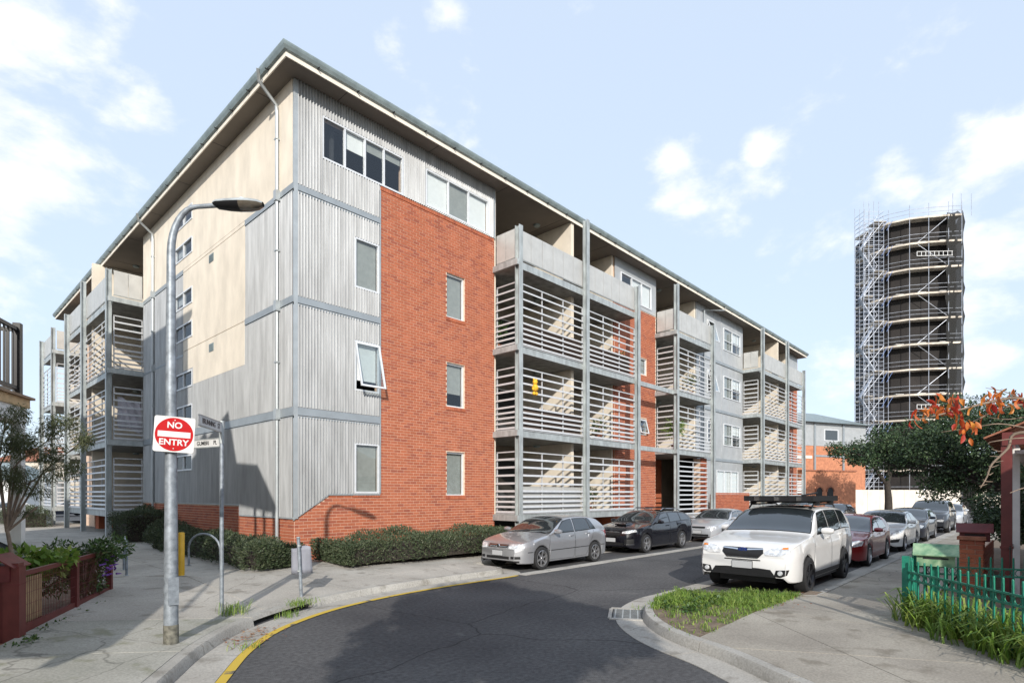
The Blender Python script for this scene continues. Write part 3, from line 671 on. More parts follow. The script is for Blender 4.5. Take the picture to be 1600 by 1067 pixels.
def balcony_stack(T, ax, u0, u1, d, posts, recess, floors, side_at, tops, mull=2, bays=None):
    """slab, louvres and screens per floor; posts run past all floors"""
    bays = bays or list(zip(posts, posts[1:]))
    ib = empty('balcony_frame', T(posts[0], d, .3)); ib.parent = B
    for p, t in zip(posts, tops):
        mb = MB(T); h = .1; zz = .25
        mb.box(p - h, p + h, d + .02, d + .034, zz, t); mb.box(p - h, p + h, d + .2, d + .214, zz, t); mb.box(p - .008, p + .008, d + .034, d + .2, zz, t); mb.box(p - .15, p + .15, d - .03, d + .26, zz, zz + .02)
        for z in floors: mb.box(p - .09, p + .09, d - .04, d + .02, z - .23, z - .01)
        o = mb.build('post', 'galv', None); o.parent = B
    bpy.data.objects.remove(ib)
    for fi in floors:
        k = FL.index(fi); s = MB(T); s.box(u0, u1, 0.02, d, fi - .2, fi)
        for r0, r1 in recess: s.box(r0, r1, -2.2, .02, fi - .2, fi)
        s.m = 1; s.box(u0 - .012, u1 + .012, d, d + .018, fi - .235, fi + .012)
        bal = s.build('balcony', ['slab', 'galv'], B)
        eb = MB(T); eb.box(u0 - .1, u0 - .0125, .0, d + .2, fi - .22, fi - .02); eb.build('edge_beam', 'galv', bal)
        if k == 3:
            for a, b in bays: screen(bal, T, a + .12, b - .12, d + .03, fi, max(3, round((b - a) / .62)))
            if side_at is not None: screen(bal, T, .05, d - .02, side_at, fi, 2, side=True)
        else:
            for a, b in bays: louvre_front(bal, T, ax, a + .12, b - .12, d + .05, fi + .02, mull)
            if side_at is not None: louvre_side(bal, T, 'y' if ax == 'x' else 'x', side_at, .04, d - .02, fi + .02)
    for r0, r1 in recess:
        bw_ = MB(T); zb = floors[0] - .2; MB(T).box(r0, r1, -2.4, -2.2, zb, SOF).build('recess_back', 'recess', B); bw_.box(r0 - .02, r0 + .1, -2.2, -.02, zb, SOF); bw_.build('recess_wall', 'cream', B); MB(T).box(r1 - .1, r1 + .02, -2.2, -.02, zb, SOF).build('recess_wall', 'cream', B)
        if zb < 2: MB(T).box(r0 + .02, r1 - .02, -1.9, -1.7, .1, zb).build('subfloor_shade', 'room', B)  # near-black sheet: the shade of the void below the slab is in its colour
        for fi in floors:
            w = r1 - r0
            for q in range(2 if w > 5 else 1):
                hw = w / 2 if w > 5 else w; a = r0 + .25 + q * hw; b = a + hw - .6
                dr = MB(T); dr.box(a, b, -2.2, -2.17, fi + .02, fi + 2.1); dd = dr.build('balcony_door', 'pane_dark', B)
                f = MB(T)
                for u in (a, (a + b) / 2, b): f.box(u - .03, u + .03, -2.168, -2.14, fi + .02, fi + 2.1)
                f.box(a, b, -2.168, -2.14, fi + 2.1, fi + 2.15); f.build('door_frame', 'frame', dd)
            lt = MB(); c = T((r0 + r1) / 2 - .8, -.6, fi + 2.66 if fi < 10 else SOF); lt.lathe([(0, -.075), (.11, -.07), (.14, -.03), (.14, 0), (0, 0)], 16, c=c); lt.build('ceiling_light', 'gutter', B, smooth=40)
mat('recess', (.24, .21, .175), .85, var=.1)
mat('pane_dark', (.03, .035, .04), .06, var=0)
def divider(T, u, n1, z0=1.15, z1=SOF): MB(T).box(u - .09, u + .09, -2.2, n1, z0, z1).build('party_wall', 'cream', B)
d1 = 1.0
balcony_stack(RF, 'x', XE + .02, 15.45, d1, [7.5, 11.45, 15.35], [(XE, 15.1)], FL, XE + .06, [11.3, 12.87, 11.3])
divider(RF, 11.3, .55)
# brick panel between balconies
x0, x1 = 15.21, 18.97
w2 = [(17.35, 18.1, 4.95, 5.75), (17.35, 18.1, 7.9, 8.7)]; t2 = (15.7, 18.5, 11.2, 12.35)
wall(RF, x0, x1, .2, SOF, w2 + [t2], 'mortar', 'wall', -.2, .005)
b2 = MB(RF); b2.box(x0, x1, -.013, 0, .2, .3); b2 = b2.build('brick_wall', 'mortar', B); bricks(RF, 0, x0, x1, .3, 10.95, w2, b2)
wall(RF, x0, x1, 11.0, SOF, [t2], 'metalwall', 'cladding', -.013, .03); window(RF, *t2, cols=3, blind=[None, HALF, WH], trim=.06)
window(RF, *w2[0], open_=True); window(RF, *w2[1], blind=GR)
rt = MB(RF); rt.box(15.1, 15.2, -2.2, -.02, .3, 10.9); rt.build('brick_return', 'brick', B)
for z in (4.05, 6.98): MB(RF).box(15.47, 19.0, .86, 1.0, z, z + .2).build('tie_beam', 'galv', B)
balcony_stack(RF, 'x', x1 + .02, 23.45, d1, [19.05, 23.3], [(x1, 23.5)], FL[1:], x1 + .06, [12.4, 11.3])
# entry below the second balcony
en = MB(RF); en.box(x1, 23.5, -2.15, -2.1, .3, 4.05); en.build('entry_wall', 'brick', B); bricks(RF, 0, x1 + .02, 21.0, .3, 4.0, [], b2, n=-2.08)
MB(RF).box(20.2, 21.3, -2.06, -2.0, .35, 2.6).build('entry_door', 'dark', B)
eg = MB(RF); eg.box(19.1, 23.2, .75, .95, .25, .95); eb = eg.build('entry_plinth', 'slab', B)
louvre_front(eb, RF, 'x', 19.6, 23.0, .95, .98, 1, [.08 + .24 * k for k in range(11)], 2.75)
pier = MB(RF); pier.box(22.72, 23.42, .28, .68, .25, 4.0); pier = pier.build('brick_pier', 'mortar', B); bricks(RF, 0, 22.71, 23.43, .25, 4.0, [], pier, n=.69)
# grey panelled bay
x0, x1 = 23.54, 30.37
gw = []
for k, z in enumerate(FL[1:]): gw += [(25.0, 25.9, z + .75, z + 2.1), (27.3, 29.9, z + .75, z + 2.1)]
gd = (26.3, 29.6, 1.4, 3.5)
wall(RF, x0, x1, .2, SOF, gw + [gd], 'metalwall', 'cladding', -.16, .02)
for i, c in enumerate(gw): window(RF, *c, cols=1 if i % 2 == 0 else 2, open_=(i in (4, 2)), trim=.06, blind=None if i % 2 == 0 else [('blind_grey', 1), HALF], rows=None if i % 2 == 0 else c[2] + .6)
window(RF, *gd, cols=3, blind=[WH, WH, WH], trim=.05)
for z in (4.05, 6.98, 9.9): MB(RF).box(x0, x1, .02, .075, z, z + .16).build('floor_band', 'band', B)
sm = MB(RF)
for k in range(6): sm.box(x0 + .05 + k * 1.14, x0 + .075 + k * 1.14, .018, .034, 3.6, SOF)
sm.build('cladding_rib', 'metalwall', B)
lowb = MB(RF); lowb.box(23.7, 29.0, .75, .95, .2, 2.05); lowb = lowb.build('garden_wall', 'mortar', B); bricks(RF, 0, 23.69, 29.01, .25, 2.1, [], lowb, n=.955)
balcony_stack(RF, 'x', x1 + .02, 39.6, d1, [30.85, 35.7, 39.5], [(x1, 39.3)], FL, x1 + .06, [12.75, 12.87, 11.4])
divider(RF, 35.5, .55)
wall(RF, 39.4, XR - .4, .2, SOF, [(39.8, 41.2, 11.4, 11.9)], 'mortar', 'wall', -.2, .005); bricks(RF, 0, 39.4, XR - .4, .3, 10.6, [], b2)
wall(RF, 39.4, XR - .4, 10.6, SOF, [(39.8, 41.2, 11.4, 11.9)], 'metalwall', 'cladding', -.013, .03); window(RF, 39.8, 41.2, 11.4, 11.9, cols=3, trim=.05)
# left-wing balconies
balcony_stack(LF, 'y', YW + .05, 22.6, 1.1, [13.75, 18.5, 22.4], [(YW, 22.6)], FL, YW + .1, [11.3, 12.0, 11.3])
divider(LF, 18.4, .9); 
wall(LF, 22.6, 26.0, .2, SOF, [], 'mortar', 'wall', -.2, .005)
balcony_stack(LF, 'y', 26.1, 30.3, 1.1, [26.3, 30.2], [(26.0, 30.3)], FL, 26.15, [11.4, 11.35])
for u in (15.6, 20.5): 
    pr = MB(LF); pr.box(u - .35, u + .35, -.3, .3, .2, 1.15); pr.build('brick_pier', 'brick', B)
# things kept on the balconies
mat('reed', (.17, .125, .10), .9, var=.3, scale=20, stretch=(8, 8, .6))
for (a, b, fi) in ((7.7, 11.3, FL[2]), (7.7, 11.3, FL[1]), (11.6, 14.9, FL[2])):
    rs = MB(RF)
    for k in range(int((b - a) / .045)): rs.box(a + k * .045, a + k * .045 + .04, d1 - .06, d1 - .035, fi + .05, fi + .86 + random.uniform(-.03, .03))
    tag(rs.build('reed_screen', 'reed'), f'brown reed screen tied behind the slats, {"upper" if fi > 7 else "lower"} storey {"beside the brick panel" if a < 8 else "in the second bay"}', 'screen')
sh = MB(RF); sh.box(7.7, 11.3, d1 - .07, d1 - .04, FL[0] + .05, FL[0] + .98); tag(sh.build('privacy_sheet', 'screen'), 'pale grey privacy sheet behind the ground-floor slats beside the brick panel', 'screen')
mat('toy_yellow', (.75, .42, .03), .8, var=.25, scale=14)
ty = MB(); 
for (dx, dz, r) in ((0, 0, .13), (0, .2, .1), (-.1, -.05, .055), (.1, -.04, .055), (-.06, -.2, .065), (.07, -.2, .065), (-.07, .29, .04), (.07, .29, .04)):
    ty.lathe([(0, -r), (r * .6, -r * .8), (r, 0), (r * .6, r * .8), (0, r)], 10, c=(dx, 0, dz))
tag(ty.build('soft_toy', 'toy_yellow', loc=(8.35, -d1 - .12, FL[1] + 1.55), smooth=60), 'yellow soft toy hanging on the balcony slats', 'toy')
mat('cloth', (.62, .60, .66), .9, var=.1, scale=3)
cl = MB(LF); pts = []
for i in range(13):
    for j in range(9):
        s = i / 12; t = j / 8; pts.append((YW + .32, -.05 + .95 * s, FL[1] + 1.55 - 1.2 * t + .25 * s + .05 * math.sin(s * 9 + t * 3)))
cl.add([(p[0] + .06 * math.sin(i * .9), p[1], p[2]) for i, p in enumerate(pts)], [(i * 9 + j, i * 9 + j + 1, (i + 1) * 9 + j + 1, (i + 1) * 9 + j) for i in range(12) for j in range(8)])
tag(cl.build('laundry_sheet', 'cloth', smooth=60, fix=False), 'pale sheet hung to dry behind balcony slats on the side wing', 'laundry')
# ------------------------------------------------------------------ cars (local x runs from the nose backwards, y across, z up)
mat('tyre', (.018, .018, .019), .8, var=.2, scale=30)
mat('rim', (.45, .45, .46), .3, .8, var=.1)
mat('rim_dark', (.05, .05, .055), .3, .7, var=.1)
mat('trim_black', (.012, .012, .013), .45, var=.15)
mat('chrome', (.75, .75, .76), .12, 1.0, var=.02)
mat('lamp_clear', (.62, .64, .66), .08, .25, var=.35, scale=18, coat=1.0)
mat('lamp_red', (.35, .015, .012), .15, var=.2, scale=14, coat=1.0)
mat('lamp_amber', (.65, .20, .02), .2, var=.1, coat=1.0)
mat('plate', (.42, .43, .44), .4, var=.03)
mat('car_glass', (.022, .028, .032), .03, var=.15, scale=1.5, spec=.8, coat=1.0)
def paint(name, c, metal=.0, rough=.3): return mat(name, c, rough, metal, var=.02, scale=3, coat=1.0, spec=.5)
paint('paint_silver', (.48, .49, .51), .7, .34); paint('paint_black', (.006, .006, .010), .2, .25); paint('paint_white', (.66, .66, .65)); paint('paint_red', (.22, .008, .012), .3)
paint('paint_pale', (.55, .57, .60), .5); paint('paint_grey', (.06, .065, .075), .6); paint('paint_navy', (.012, .016, .03), .4)
def spokes(n, w, dark):
    """alloy wheel face: rim ring, twin-edged spokes, hub"""
    mb = MB(); R = 1.0
    mb.lathe([(.70, -.10), (.72, -.30), (.66, -.32), (.62, -.12), (.66, -.08)], 36, 'y')
    for k in range(n):
        a = 2 * math.pi * k / n + .3; c, s = math.cos(a), math.sin(a)
        mb.obox((c * .36, -.235, s * .36), ((c, -.06, s), (-s, 0, c), (0, 1, 0)), (.31, w, .03))
    mb.lathe([(0, -.27), (.10, -.27), (.13, -.24), (.13, -.16), (0, -.16)], 18, 'y')
    me = mb.mesh('rim', 30); me.materials.append(M['rim_dark' if dark else 'rim']); return me
tyre = MB(); tyre.lathe([(.68, .30), (.70, -.30), (.78, -.34), (.93, -.33), (.985, -.29), (1.0, -.15), (1.0, .15), (.985, .29), (.9, .34), (.75, .33), (.68, .30)], 40, 'y'); tyre_me = tyre.mesh('tyre', 35); tyre_me.materials.append(M['tyre'])
back = MB(); back.lathe([(0, -.02), (.69, -.02), (.69, .05), (0, .05)], 24, 'y'); back_me = back.mesh('brake_disc'); back_me.materials.append(M['trim_black'])
RIMS = {}
def in_poly(p, poly):
    x, y = p; c = False; j = len(poly) - 1
    for i in range(len(poly)):
        xi, yi = poly[i]; xj, yj = poly[j]
        if (yi > y) != (yj > y) and x < (xj - xi) * (y - yi) / (yj - yi) + xi: c = not c
        j = i
    return c
class Car:
    def __init__(s, name, label, loc, spec, group=None, rz=0.0, cat='car', k=1.0):
        s.sp = spec; s.root = empty(name, loc, rz, label, cat, group); s.root.scale = (k, k, k); s.loft()
    def widths(s, x):
        sp = s.sp; L = sp['L']; w = sp['W'] / 2
        e0 = max(0, 1 - x / sp.get('nose', .55)); e1 = max(0, 1 - (L - x) / sp.get('tail', .40))
        return w * (1 - sp.get('nk', .30) * e0 ** 2.4 - sp.get('tk', .2) * e1 ** 2.4)
    def section(s, x):
        sp = s.sp; w = s.widths(x); zt = interp(sp['top'], x); zs = min(interp(sp['belt'], x), zt - .012)
        zb = interp(sp['bot'], x); R = sp['R'] * 1.13
        for a in (sp['xf'], sp['xr']):
            d = abs(x - a)
            if d < R: zb = max(zb, sp['R'] * .98 + math.sqrt(R * R - d * d))
        zb = min(zb, zs - .05)
        roofness = max(0, min(1, (zt - zs) / (sp['H'] - interp(sp['belt'], sp['L'] * .5))))
        crown = .035 + .035 * roofness; ze = max(zs + .004, zt - crown); ws = w * (.965 - .02 * roofness); wr = ws - sp.get('tumble', .38) * (ze - zs)
        pts = [(w * .94, zb - .0), (w * .975, zb + .02)]
        for t in (.08, .18, .3, .42, .52, .62, .72, .8, .88, .95, 1.0):
            z = zb + .02 + (zs - zb - .02) * t
            ww = w * (.975 + .025 * math.sin(min(1, t / .5) * math.pi / 2)) if t < .5 else w - (w - ws) * ((t - .5) / .5) ** 2.2
            # character crease below the windows
            ww += .006 * math.exp(-((t - .74) / .05) ** 2)
            pts.append((ww, z))
        for t in (.06, .25, .45, .65, .82): 
            bul = .012 * math.sin(t * math.pi); pts.append((ws + (wr - ws) * t + bul, zs + (ze - zs) * t))
        for t in (0.0, .35, .7, 1.0):                       # rounded cant rail
            a = Vector((ws + (wr - ws) * .9, zs + (ze - zs) * .9)); b = Vector((wr, ze + .004)); c = Vector((wr * .88, ze + crown * .35)); q = a * (1 - t) ** 2 + b * 2 * t * (1 - t) + c * t * t
            pts.append((q.x, q.y))
        for t in (.75, .55, .35, .15, 0): pts.append((wr * t, ze + crown * (1 - t ** 2.2 * .9) if t else zt))
        return pts
    def loft(s):
        sp = s.sp; L = sp['L']; xs = {0, L}
        k = 46
        for i in range(k + 1): xs.add(round(L * i / k, 4))
        for x in (.015, .035, .06, .1, .15, .2, L - .015, L - .04, L - .08, L - .14): xs.add(x)
        for a in (sp['xf'], sp['xr']):
            R = sp['R'] * 1.13
            for q in range(0, 19): xs.add(round(a + R * math.cos(math.pi * q / 18), 4))
            xs.add(round(a - R - .004, 4)); xs.add(round(a + R + .004, 4))
        xs = sorted(xs); o = [xs[0]]
        for x in xs[1:]:
            if x - o[-1] > .0035: o.append(x)
        xs = o; S = [s.section(x) for x in xs]; n = len(S[0])
        vs = []; 
        for x, sec in zip(xs, S): vs += [(x, y, z) for y, z in sec] + [(x, -y, z) for y, z in sec[-2::-1]]
        m = 2 * n - 1; fs = []; 
        for i in range(len(xs) - 1):
            for j in range(m - 1): fs.append((i * m + j, (i + 1) * m + j, (i + 1) * m + j + 1, i * m + j + 1))
        body = MB(); body.add(vs, fs)
        body.add([vs[j] for j in range(m)], [tuple(range(m))]); e = (len(xs) - 1) * m; body.add([vs[e + j] for j in range(m)], [tuple(range(m - 1, -1, -1))])
        me = body.mesh('body', None, True); bm = bmesh.new(); bm.from_mesh(me); bmesh.ops.remove_doubles(bm, verts=bm.verts, dist=.0006); bmesh.ops.recalc_face_normals(bm, faces=bm.faces)
        for f in bm.faces: f.smooth = True
        for ed in bm.edges:
            if len(ed.link_faces) == 2 and ed.calc_face_angle(0) > rad(38): ed.smooth = False
        # make sure that faces look outwards
        c = sum((1 if (f.calc_center_median() - Vector((L / 2, 0, .6))).dot(f.normal) > 0 else -1) * f.calc_area() for f in bm.faces)
        if c < 0: bmesh.ops.reverse_faces(bm, faces=bm.faces)
        bm.to_mesh(me); s.bvh = BVHTree.FromBMesh(bm); bm.free()
        s.body = link('body', me, sp['paint'], s.root)
        ub = MB()
        hw = sp['W'] / 2 * .93; ub.box(sp['xf'] + sp['R'] * 1.2, sp['xr'] - sp['R'] * 1.2, -hw, hw, .20, .42); ub.box(.25, L - .25, -hw * .62, hw * .62, .22, .6); ub.build('underbody', 'trim_black', s.root)
        for a in (sp['xf'], sp['xr']): MB().box(a - sp['R'] * 1.12, a + sp['R'] * 1.12, -hw * .97, hw * .97, sp['R'] * 1.95, sp['R'] * 2.12 + .02).build('wheel_well', 'trim_black', s.root)
        key = (sp.get('spk', 6), sp.get('dark', False))
        if key not in RIMS: RIMS[key] = spokes(key[0], sp.get('spw', .07), key[1])
        for a in (sp['xf'], sp['xr']):
            for sd in (-1, 1):
                w = link('wheel', tyre_me, None, s.root, (a, sd * (sp['W'] / 2 - .105), sp['R'])); w.scale = (sp['R'], sp['R'] * 1.05, sp['R'])
                if sd > 0: w.rotation_euler = (0, 0, math.pi)
                r_ = link('rim', RIMS[key], None, w); b_ = link('brake_disc', back_me, None, w)
    def patch(s, name, poly, axis, m, off=.004, step=.035, thick=.0, parent=None, sign=1, two=False):
        """lay a piece on the bodywork: outline in side view (x,z), front/rear view (y,z) or plan (x,y), projected on to the shell"""
        xs = [p[0] for p in poly]; ys = [p[1] for p in poly]; st = step
        bm = bmesh.new(); f = bm.faces.new([bm.verts.new((a, b, 0)) for a, b in poly])
        nx = int((max(xs) - min(xs)) / st); ny = int((max(ys) - min(ys)) / st)
        for i in range(1, nx + 1): bmesh.ops.bisect_plane(bm, geom=bm.verts[:] + bm.edges[:] + bm.faces[:], plane_co=(min(xs) + (max(xs) - min(xs)) * i / (nx + 1), 0, 0), plane_no=(1, 0, 0))
        for i in range(1, ny + 1): bmesh.ops.bisect_plane(bm, geom=bm.verts[:] + bm.edges[:] + bm.faces[:], plane_co=(0, min(ys) + (max(ys) - min(ys)) * i / (ny + 1), 0), plane_no=(0, 1, 0))
        for v in bm.verts:
            a, b = v.co.x, v.co.y
            o, d = {'side': (Vector((a, sign * 3, b)), Vector((0, -sign, 0))), 'front': (Vector((-2, a, b)), Vector((1, 0, 0))), 'rear': (Vector((s.sp['L'] + 2, a, b)), Vector((-1, 0, 0))), 'top': (Vector((a, b, 4)), Vector((0, 0, -1)))}[axis]
            h = s.bvh.ray_cast(o, d)
            if h[0] is None:
                h = s.bvh.find_nearest(Vector({'side': (a, sign * s.sp['W'] / 2, b), 'front': (0, a, b), 'rear': (s.sp['L'], a, b), 'top': (a, b, s.sp['H'])}[axis]))
            nn = h[1]; nn = -nn if nn.dot(d) > 0 else nn
            v.co = h[0] + nn * off
        bm.normal_update(); c = {'side': Vector((0, sign, 0)), 'front': Vector((-1, 0, 0)), 'rear': Vector((1, 0, 0)), 'top': Vector((0, 0, 1))}[axis]
        for q in bm.faces:
            if q.normal.dot(c) < 0: q.normal_flip()
            q.smooth = True
        me = bpy.data.meshes.new(name); bm.to_mesh(me); bm.free()
        return link(name, me, m, parent or s.root)
    def both(s, name, poly, m, **k):
        for sg in (1, -1): s.patch(name, poly, 'side', m, sign=sg, **k)
    def mirrored(s, name, poly, axis, m, **k):
        s.patch(name, poly, axis, m, **k); s.patch(name, [(-a, b) for a, b in poly][::-1] if axis in ('front', 'rear') else [(a, -b) for a, b in poly][::-1], axis, m, **k)
    def line(s, pts, w=.009, name='panel_gap'):
        for sg in (1, -1):
            for a, b in zip(pts, pts[1:]):
                a_ = Vector(a); b_ = Vector(b); n = Vector((-(b_ - a_).y, (b_ - a_).x)).normalized() * w / 2
                s.patch(name, [tuple(a_ + n), tuple(a_ - n), tuple(b_ - n), tuple(b_ + n)], 'side', 'trim_black', off=.0018, step=.06, sign=sg)
    def glasshouse(s, wins, ws, rs):
        """side windows from pairs (x at belt, x at roof); wind and rear screens from x at foot and head"""
        sp = s.sp
        def bz(x): return interp(sp['belt'], x) + .025
        def tz(x):
            zs = interp(sp['belt'], x); zt = interp(sp['top'], x); return zs + (zt - .07 - zs) * .90
        for a0, a1, b0, b1 in wins:
            lo = [(a0 + (b0 - a0) * i / 6, bz(a0 + (b0 - a0) * i / 6)) for i in range(7)]; hi = [(a1 + (b1 - a1) * i / 6, max(tz(a1 + (b1 - a1) * i / 6), bz(a1) + .015)) for i in range(6, -1, -1)]
            P = lo + hi; cx = sum(p[0] for p in P) / len(P); cz = sum(p[1] for p in P) / len(P)
            big = [(cx + (x - cx) * 1.0 + .02 * (1 if x > cx else -1), cz + (z - cz) * 1.0 + .02 * (1 if z > cz else -1)) for x, z in P]
            for sg in (1, -1):
                t = s.patch('window_trim', big, 'side', 'trim_black', sign=sg, off=.002, step=.06); s.patch('side_window', P, 'side', 'car_glass', sign=sg, off=.005, step=.06)
        for nm, (x0, x1), ax in (('windscreen', ws, 'top'), ('rear_screen', rs, 'top')):
            if x0 is None: continue
            def hw(x):
                sec = s.section(x); return sec[19][0] - .035
            P = [(x0 + (x1 - x0) * i / 8, hw(x0 + (x1 - x0) * i / 8)) for i in range(9)]; poly = P + [(x, -y) for x, y in P[::-1]]
            g = .03 if x1 > x0 else -.03
            big = [(x + (-g if i in (0, 17) else (g if i in (8, 9) else 0)), y + (.022 if y > 0 else -.022)) for i, (x, y) in enumerate(poly)]
            s.patch('screen_trim', big, 'top', 'trim_black', off=.002, step=.07); s.patch(nm, poly, 'top', 'car_glass', off=.005, step=.07)
    def mirrors(s, x, m, z=None):
        sp = s.sp; z = z or interp(sp['belt'], x) + .08; w = s.widths(x)
        for sg in (1, -1):
            mb = MB(); mb.lathe([(0, -.12), (.045, -.11), (.065, -.05), (.07, .03), (.055, .10), (0, .115)], 14, 'y', (x, sg * (w + .10), z)); mb.T = None
            o = mb.build('mirror', m, s.root, smooth=50); MB().bar((x + .02, sg * (w - .06), z - .05), (x + .01, sg * (w + .05), z - .02), .05, .035).build('mirror_arm', 'trim_black', s.root)
    def handles(s, xs, m):
        for x in xs:
            z = interp(s.sp['belt'], x) - .09
            for sg in (1, -1):
                w = s.bvh.ray_cast(Vector((x, sg * 3, z)), Vector((0, -sg, 0)))[0]; y = abs(w.y)
                MB().bar((x - .09, sg * (y + .022), z), (x + .09, sg * (y + .018), z + .008), .022, .03).build('handle', m, s.root)
                for q in (-.08, .08): MB().bar((x + q, sg * (y - .01), z), (x + q, sg * (y + .02), z), .02).build('handle_foot', m, s.root)
    def plate(s, z=.42, w=.37, x=None, m='plate'):
        h = s.bvh.ray_cast(Vector((-2, 0, z)), Vector((1, 0, 0)))[0]
        mb = MB(); mb.box(h.x - .022, h.x - .004, -w / 2, w / 2, z - .065, z + .065); mb.build('number_plate', m, s.root); MB().box(h.x - .003, h.x + .002, -w / 2 - .012, w / 2 + .012, z - .075, z + .075).build('plate_holder', 'trim_black', s.root)
    def disc(s, y, z, r, m, name, depth=.02, n=18):
        h = s.bvh.ray_cast(Vector((-2, y, z)), Vector((1, 0, 0)))[0]
        mb = MB(); mb.lathe([(0, -depth), (r * .8, -depth * .9), (r, 0), (0, .005)], n, 'x', (h.x - .004, y, z)); return mb.build(name, m, s.root, smooth=50)
def rect(a0, a1, b0, b1): return [(a0, b0), (a1, b0), (a1, b1), (a0, b1)]

def hatch_spec(**k):
    d = dict(L=4.15, W=1.735, H=1.44, R=.31, xf=.86, xr=3.37, paint='paint_silver', bot=[(0, .27), (.12, .2), (.5, .19), (3.7, .2), (4.0, .26), (4.15, .36)],
             belt=[(0, .60), (.15, .72), (.6, .84), (1.2, .93), (2.4, .96), (3.6, 1.0), (4.15, .95)],
             top=[(0, .57), (.03, .66), (.1, .735), (.25, .80), (.6, .875), (1.05, .955), (1.25, 1.0), (1.55, 1.16), (1.95, 1.365), (2.15, 1.415), (2.6, 1.44), (3.1, 1.425), (3.55, 1.36), (3.8, 1.2), (4.02, .98), (4.1, .86), (4.15, .62)])
    d.update(k); return d
# ---- silver hatchback beside the hedge
sp = hatch_spec(spk=6, spw=.085)
c = Car('hatchback', 'silver five-door hatchback parked first at the kerb beside the hedge', (4.02, -3.5, 0), sp, 'cars parked along the apartment building')
c.glasshouse([(1.42, 1.92, 2.33, 2.33), (2.41, 2.41, 3.12, 3.02), (3.17, 3.07, 3.42, 3.2)], (1.2, 2.02), (4.0, 3.58))
c.line([(1.22, .95), (1.16, .6), (1.2, .25), (2.3, .24), (2.37, .95)]); c.line([(2.37, .95), (2.36, .25), (2.9, .26), (3.1, .55), (3.3, .98)]); c.line([(.3, .5), (3.9, .52)], .02, 'rubbing_strip')
c.mirrored('headlight', [(.40, .60), (.42, .71), (.70, .725), (.79, .69), (.78, .615), (.66, .585)], 'front', 'lamp_clear', off=.008)
c.patch('grille', rect(-.36, .36, .62, .705), 'front', 'trim_black', off=.006)
for z in (.645, .68): c.patch('grille_bar', rect(-.35, .35, z - .006, z + .006), 'front', 'chrome', off=.012)
e = c.disc(0, .665, .055, 'chrome', 'badge', .02)
mb = MB(); hx = e.data.vertices[0].co.x
for a, b in (((-.026, .690), (-.012, .664)), ((-.012, .664), (0, .688)), ((0, .688), (.012, .664)), ((.012, .664), (.026, .690)), ((-.018, .668), (-.008, .632)), ((-.008, .632), (0, .655)), ((0, .655), (.008, .632)), ((.008, .632), (.018, .668))):
    mb.bar((hx - .004, a[0], a[1]), (hx - .004, b[0], b[1]), .007, .006)
mb.build('emblem', 'trim_black', c.root)
c.patch('lower_intake', [(-.42, .315), (-.42, .39), (.42, .39), (.42, .315)], 'front', 'trim_black', off=.004); c.mirrored('fog_intake', rect(.48, .72, .33, .40), 'front', 'trim_black', off=.004)
c.patch('lip', rect(-.7, .7, .235, .285), 'front', 'trim_black', off=.006); c.plate(.475)
c.mirrors(1.42, 'paint_silver'); c.handles([2.2, 3.0], 'paint_silver'); c.mirrored('tail_light', rect(.56, .84, .72, .98), 'rear', 'lamp_red', off=.006)

# ---- black wagon behind it
sp = dict(L=4.69, W=1.78, H=1.47, R=.325, xf=.93, xr=3.6, paint='paint_black', spk=5, spw=.1, bot=[(0, .26), (.15, .19), (.5, .18), (4.2, .2), (4.5, .27), (4.69, .4)],
          belt=[(0, .66), (.2, .80), (.7, .90), (1.3, .97), (2.6, 1.0), (4.0, 1.05), (4.69, 1.0)], top=[(0, .64), (.03, .74), (.1, .82), (.3, .89), (.8, .96), (1.25, 1.01), (1.45, 1.08), (1.8, 1.26), (2.2, 1.42), (2.45, 1.46), (3.0, 1.47), (3.8, 1.43), (4.2, 1.36), (4.42, 1.22), (4.58, 1.02), (4.66, .85), (4.69, .65)])
c = Car('station_wagon', 'black station wagon with bonnet scoop parked behind the silver hatchback', (9.86, -3.3, 0), sp, 'cars parked along the apartment building')
c.glasshouse([(1.62, 2.15, 2.62, 2.62), (2.7, 2.7, 3.5, 3.45), (3.56, 3.52, 4.2, 3.95)], (1.42, 2.28), (4.56, 4.26))
c.line([(1.4, .98), (1.32, .6), (1.38, .25), (2.6, .24), (2.66, 1.0)]); c.line([(2.66, 1.0), (2.65, .25), (3.1, .26), (3.3, .55), (3.55, 1.02)])
c.mirrored('headlight', [(.44, .70), (.43, .755), (.62, .80), (.82, .835), (.84, .76), (.62, .70)], 'front', 'lamp_clear', off=.008); c.patch('grille', [(-.34, .58), (-.40, .70), (-.34, .76), (.34, .76), (.40, .70), (.34, .58)], 'front', 'trim_black', off=.006)
for z in (.59, .745): c.patch('grille_bar', rect(-.33, .33, z - .009, z + .009), 'front', 'chrome', off=.011)
c.patch('lower_intake', rect(-.5, .5, .30, .39), 'front', 'trim_black', off=.004); c.mirrored('fog_intake', [(.52, .34), (.55, .50), (.80, .52), (.80, .36)], 'front', 'trim_black', off=.005); c.mirrored('fog_trim', rect(.54, .80, .325, .345), 'front', 'chrome', off=.012); c.plate(.47)
sb = MB(); sb.add([(.62, -.24, .955), (.62, .24, .955), (.60, -.22, 1.005), (.60, .22, 1.005), (1.12, -.26, .99), (1.12, .26, .99), (.95, -.22, 1.035), (.95, .22, 1.035)], [(0, 1, 3, 2), (2, 3, 7, 6), (6, 7, 5, 4), (0, 2, 6, 4), (1, 5, 7, 3)]); sb.build('bonnet_scoop', 'paint_black', c.root, smooth=30); MB().box(.606, .615, -.2, .2, .963, .998).build('scoop_mouth', 'trim_black', c.root)
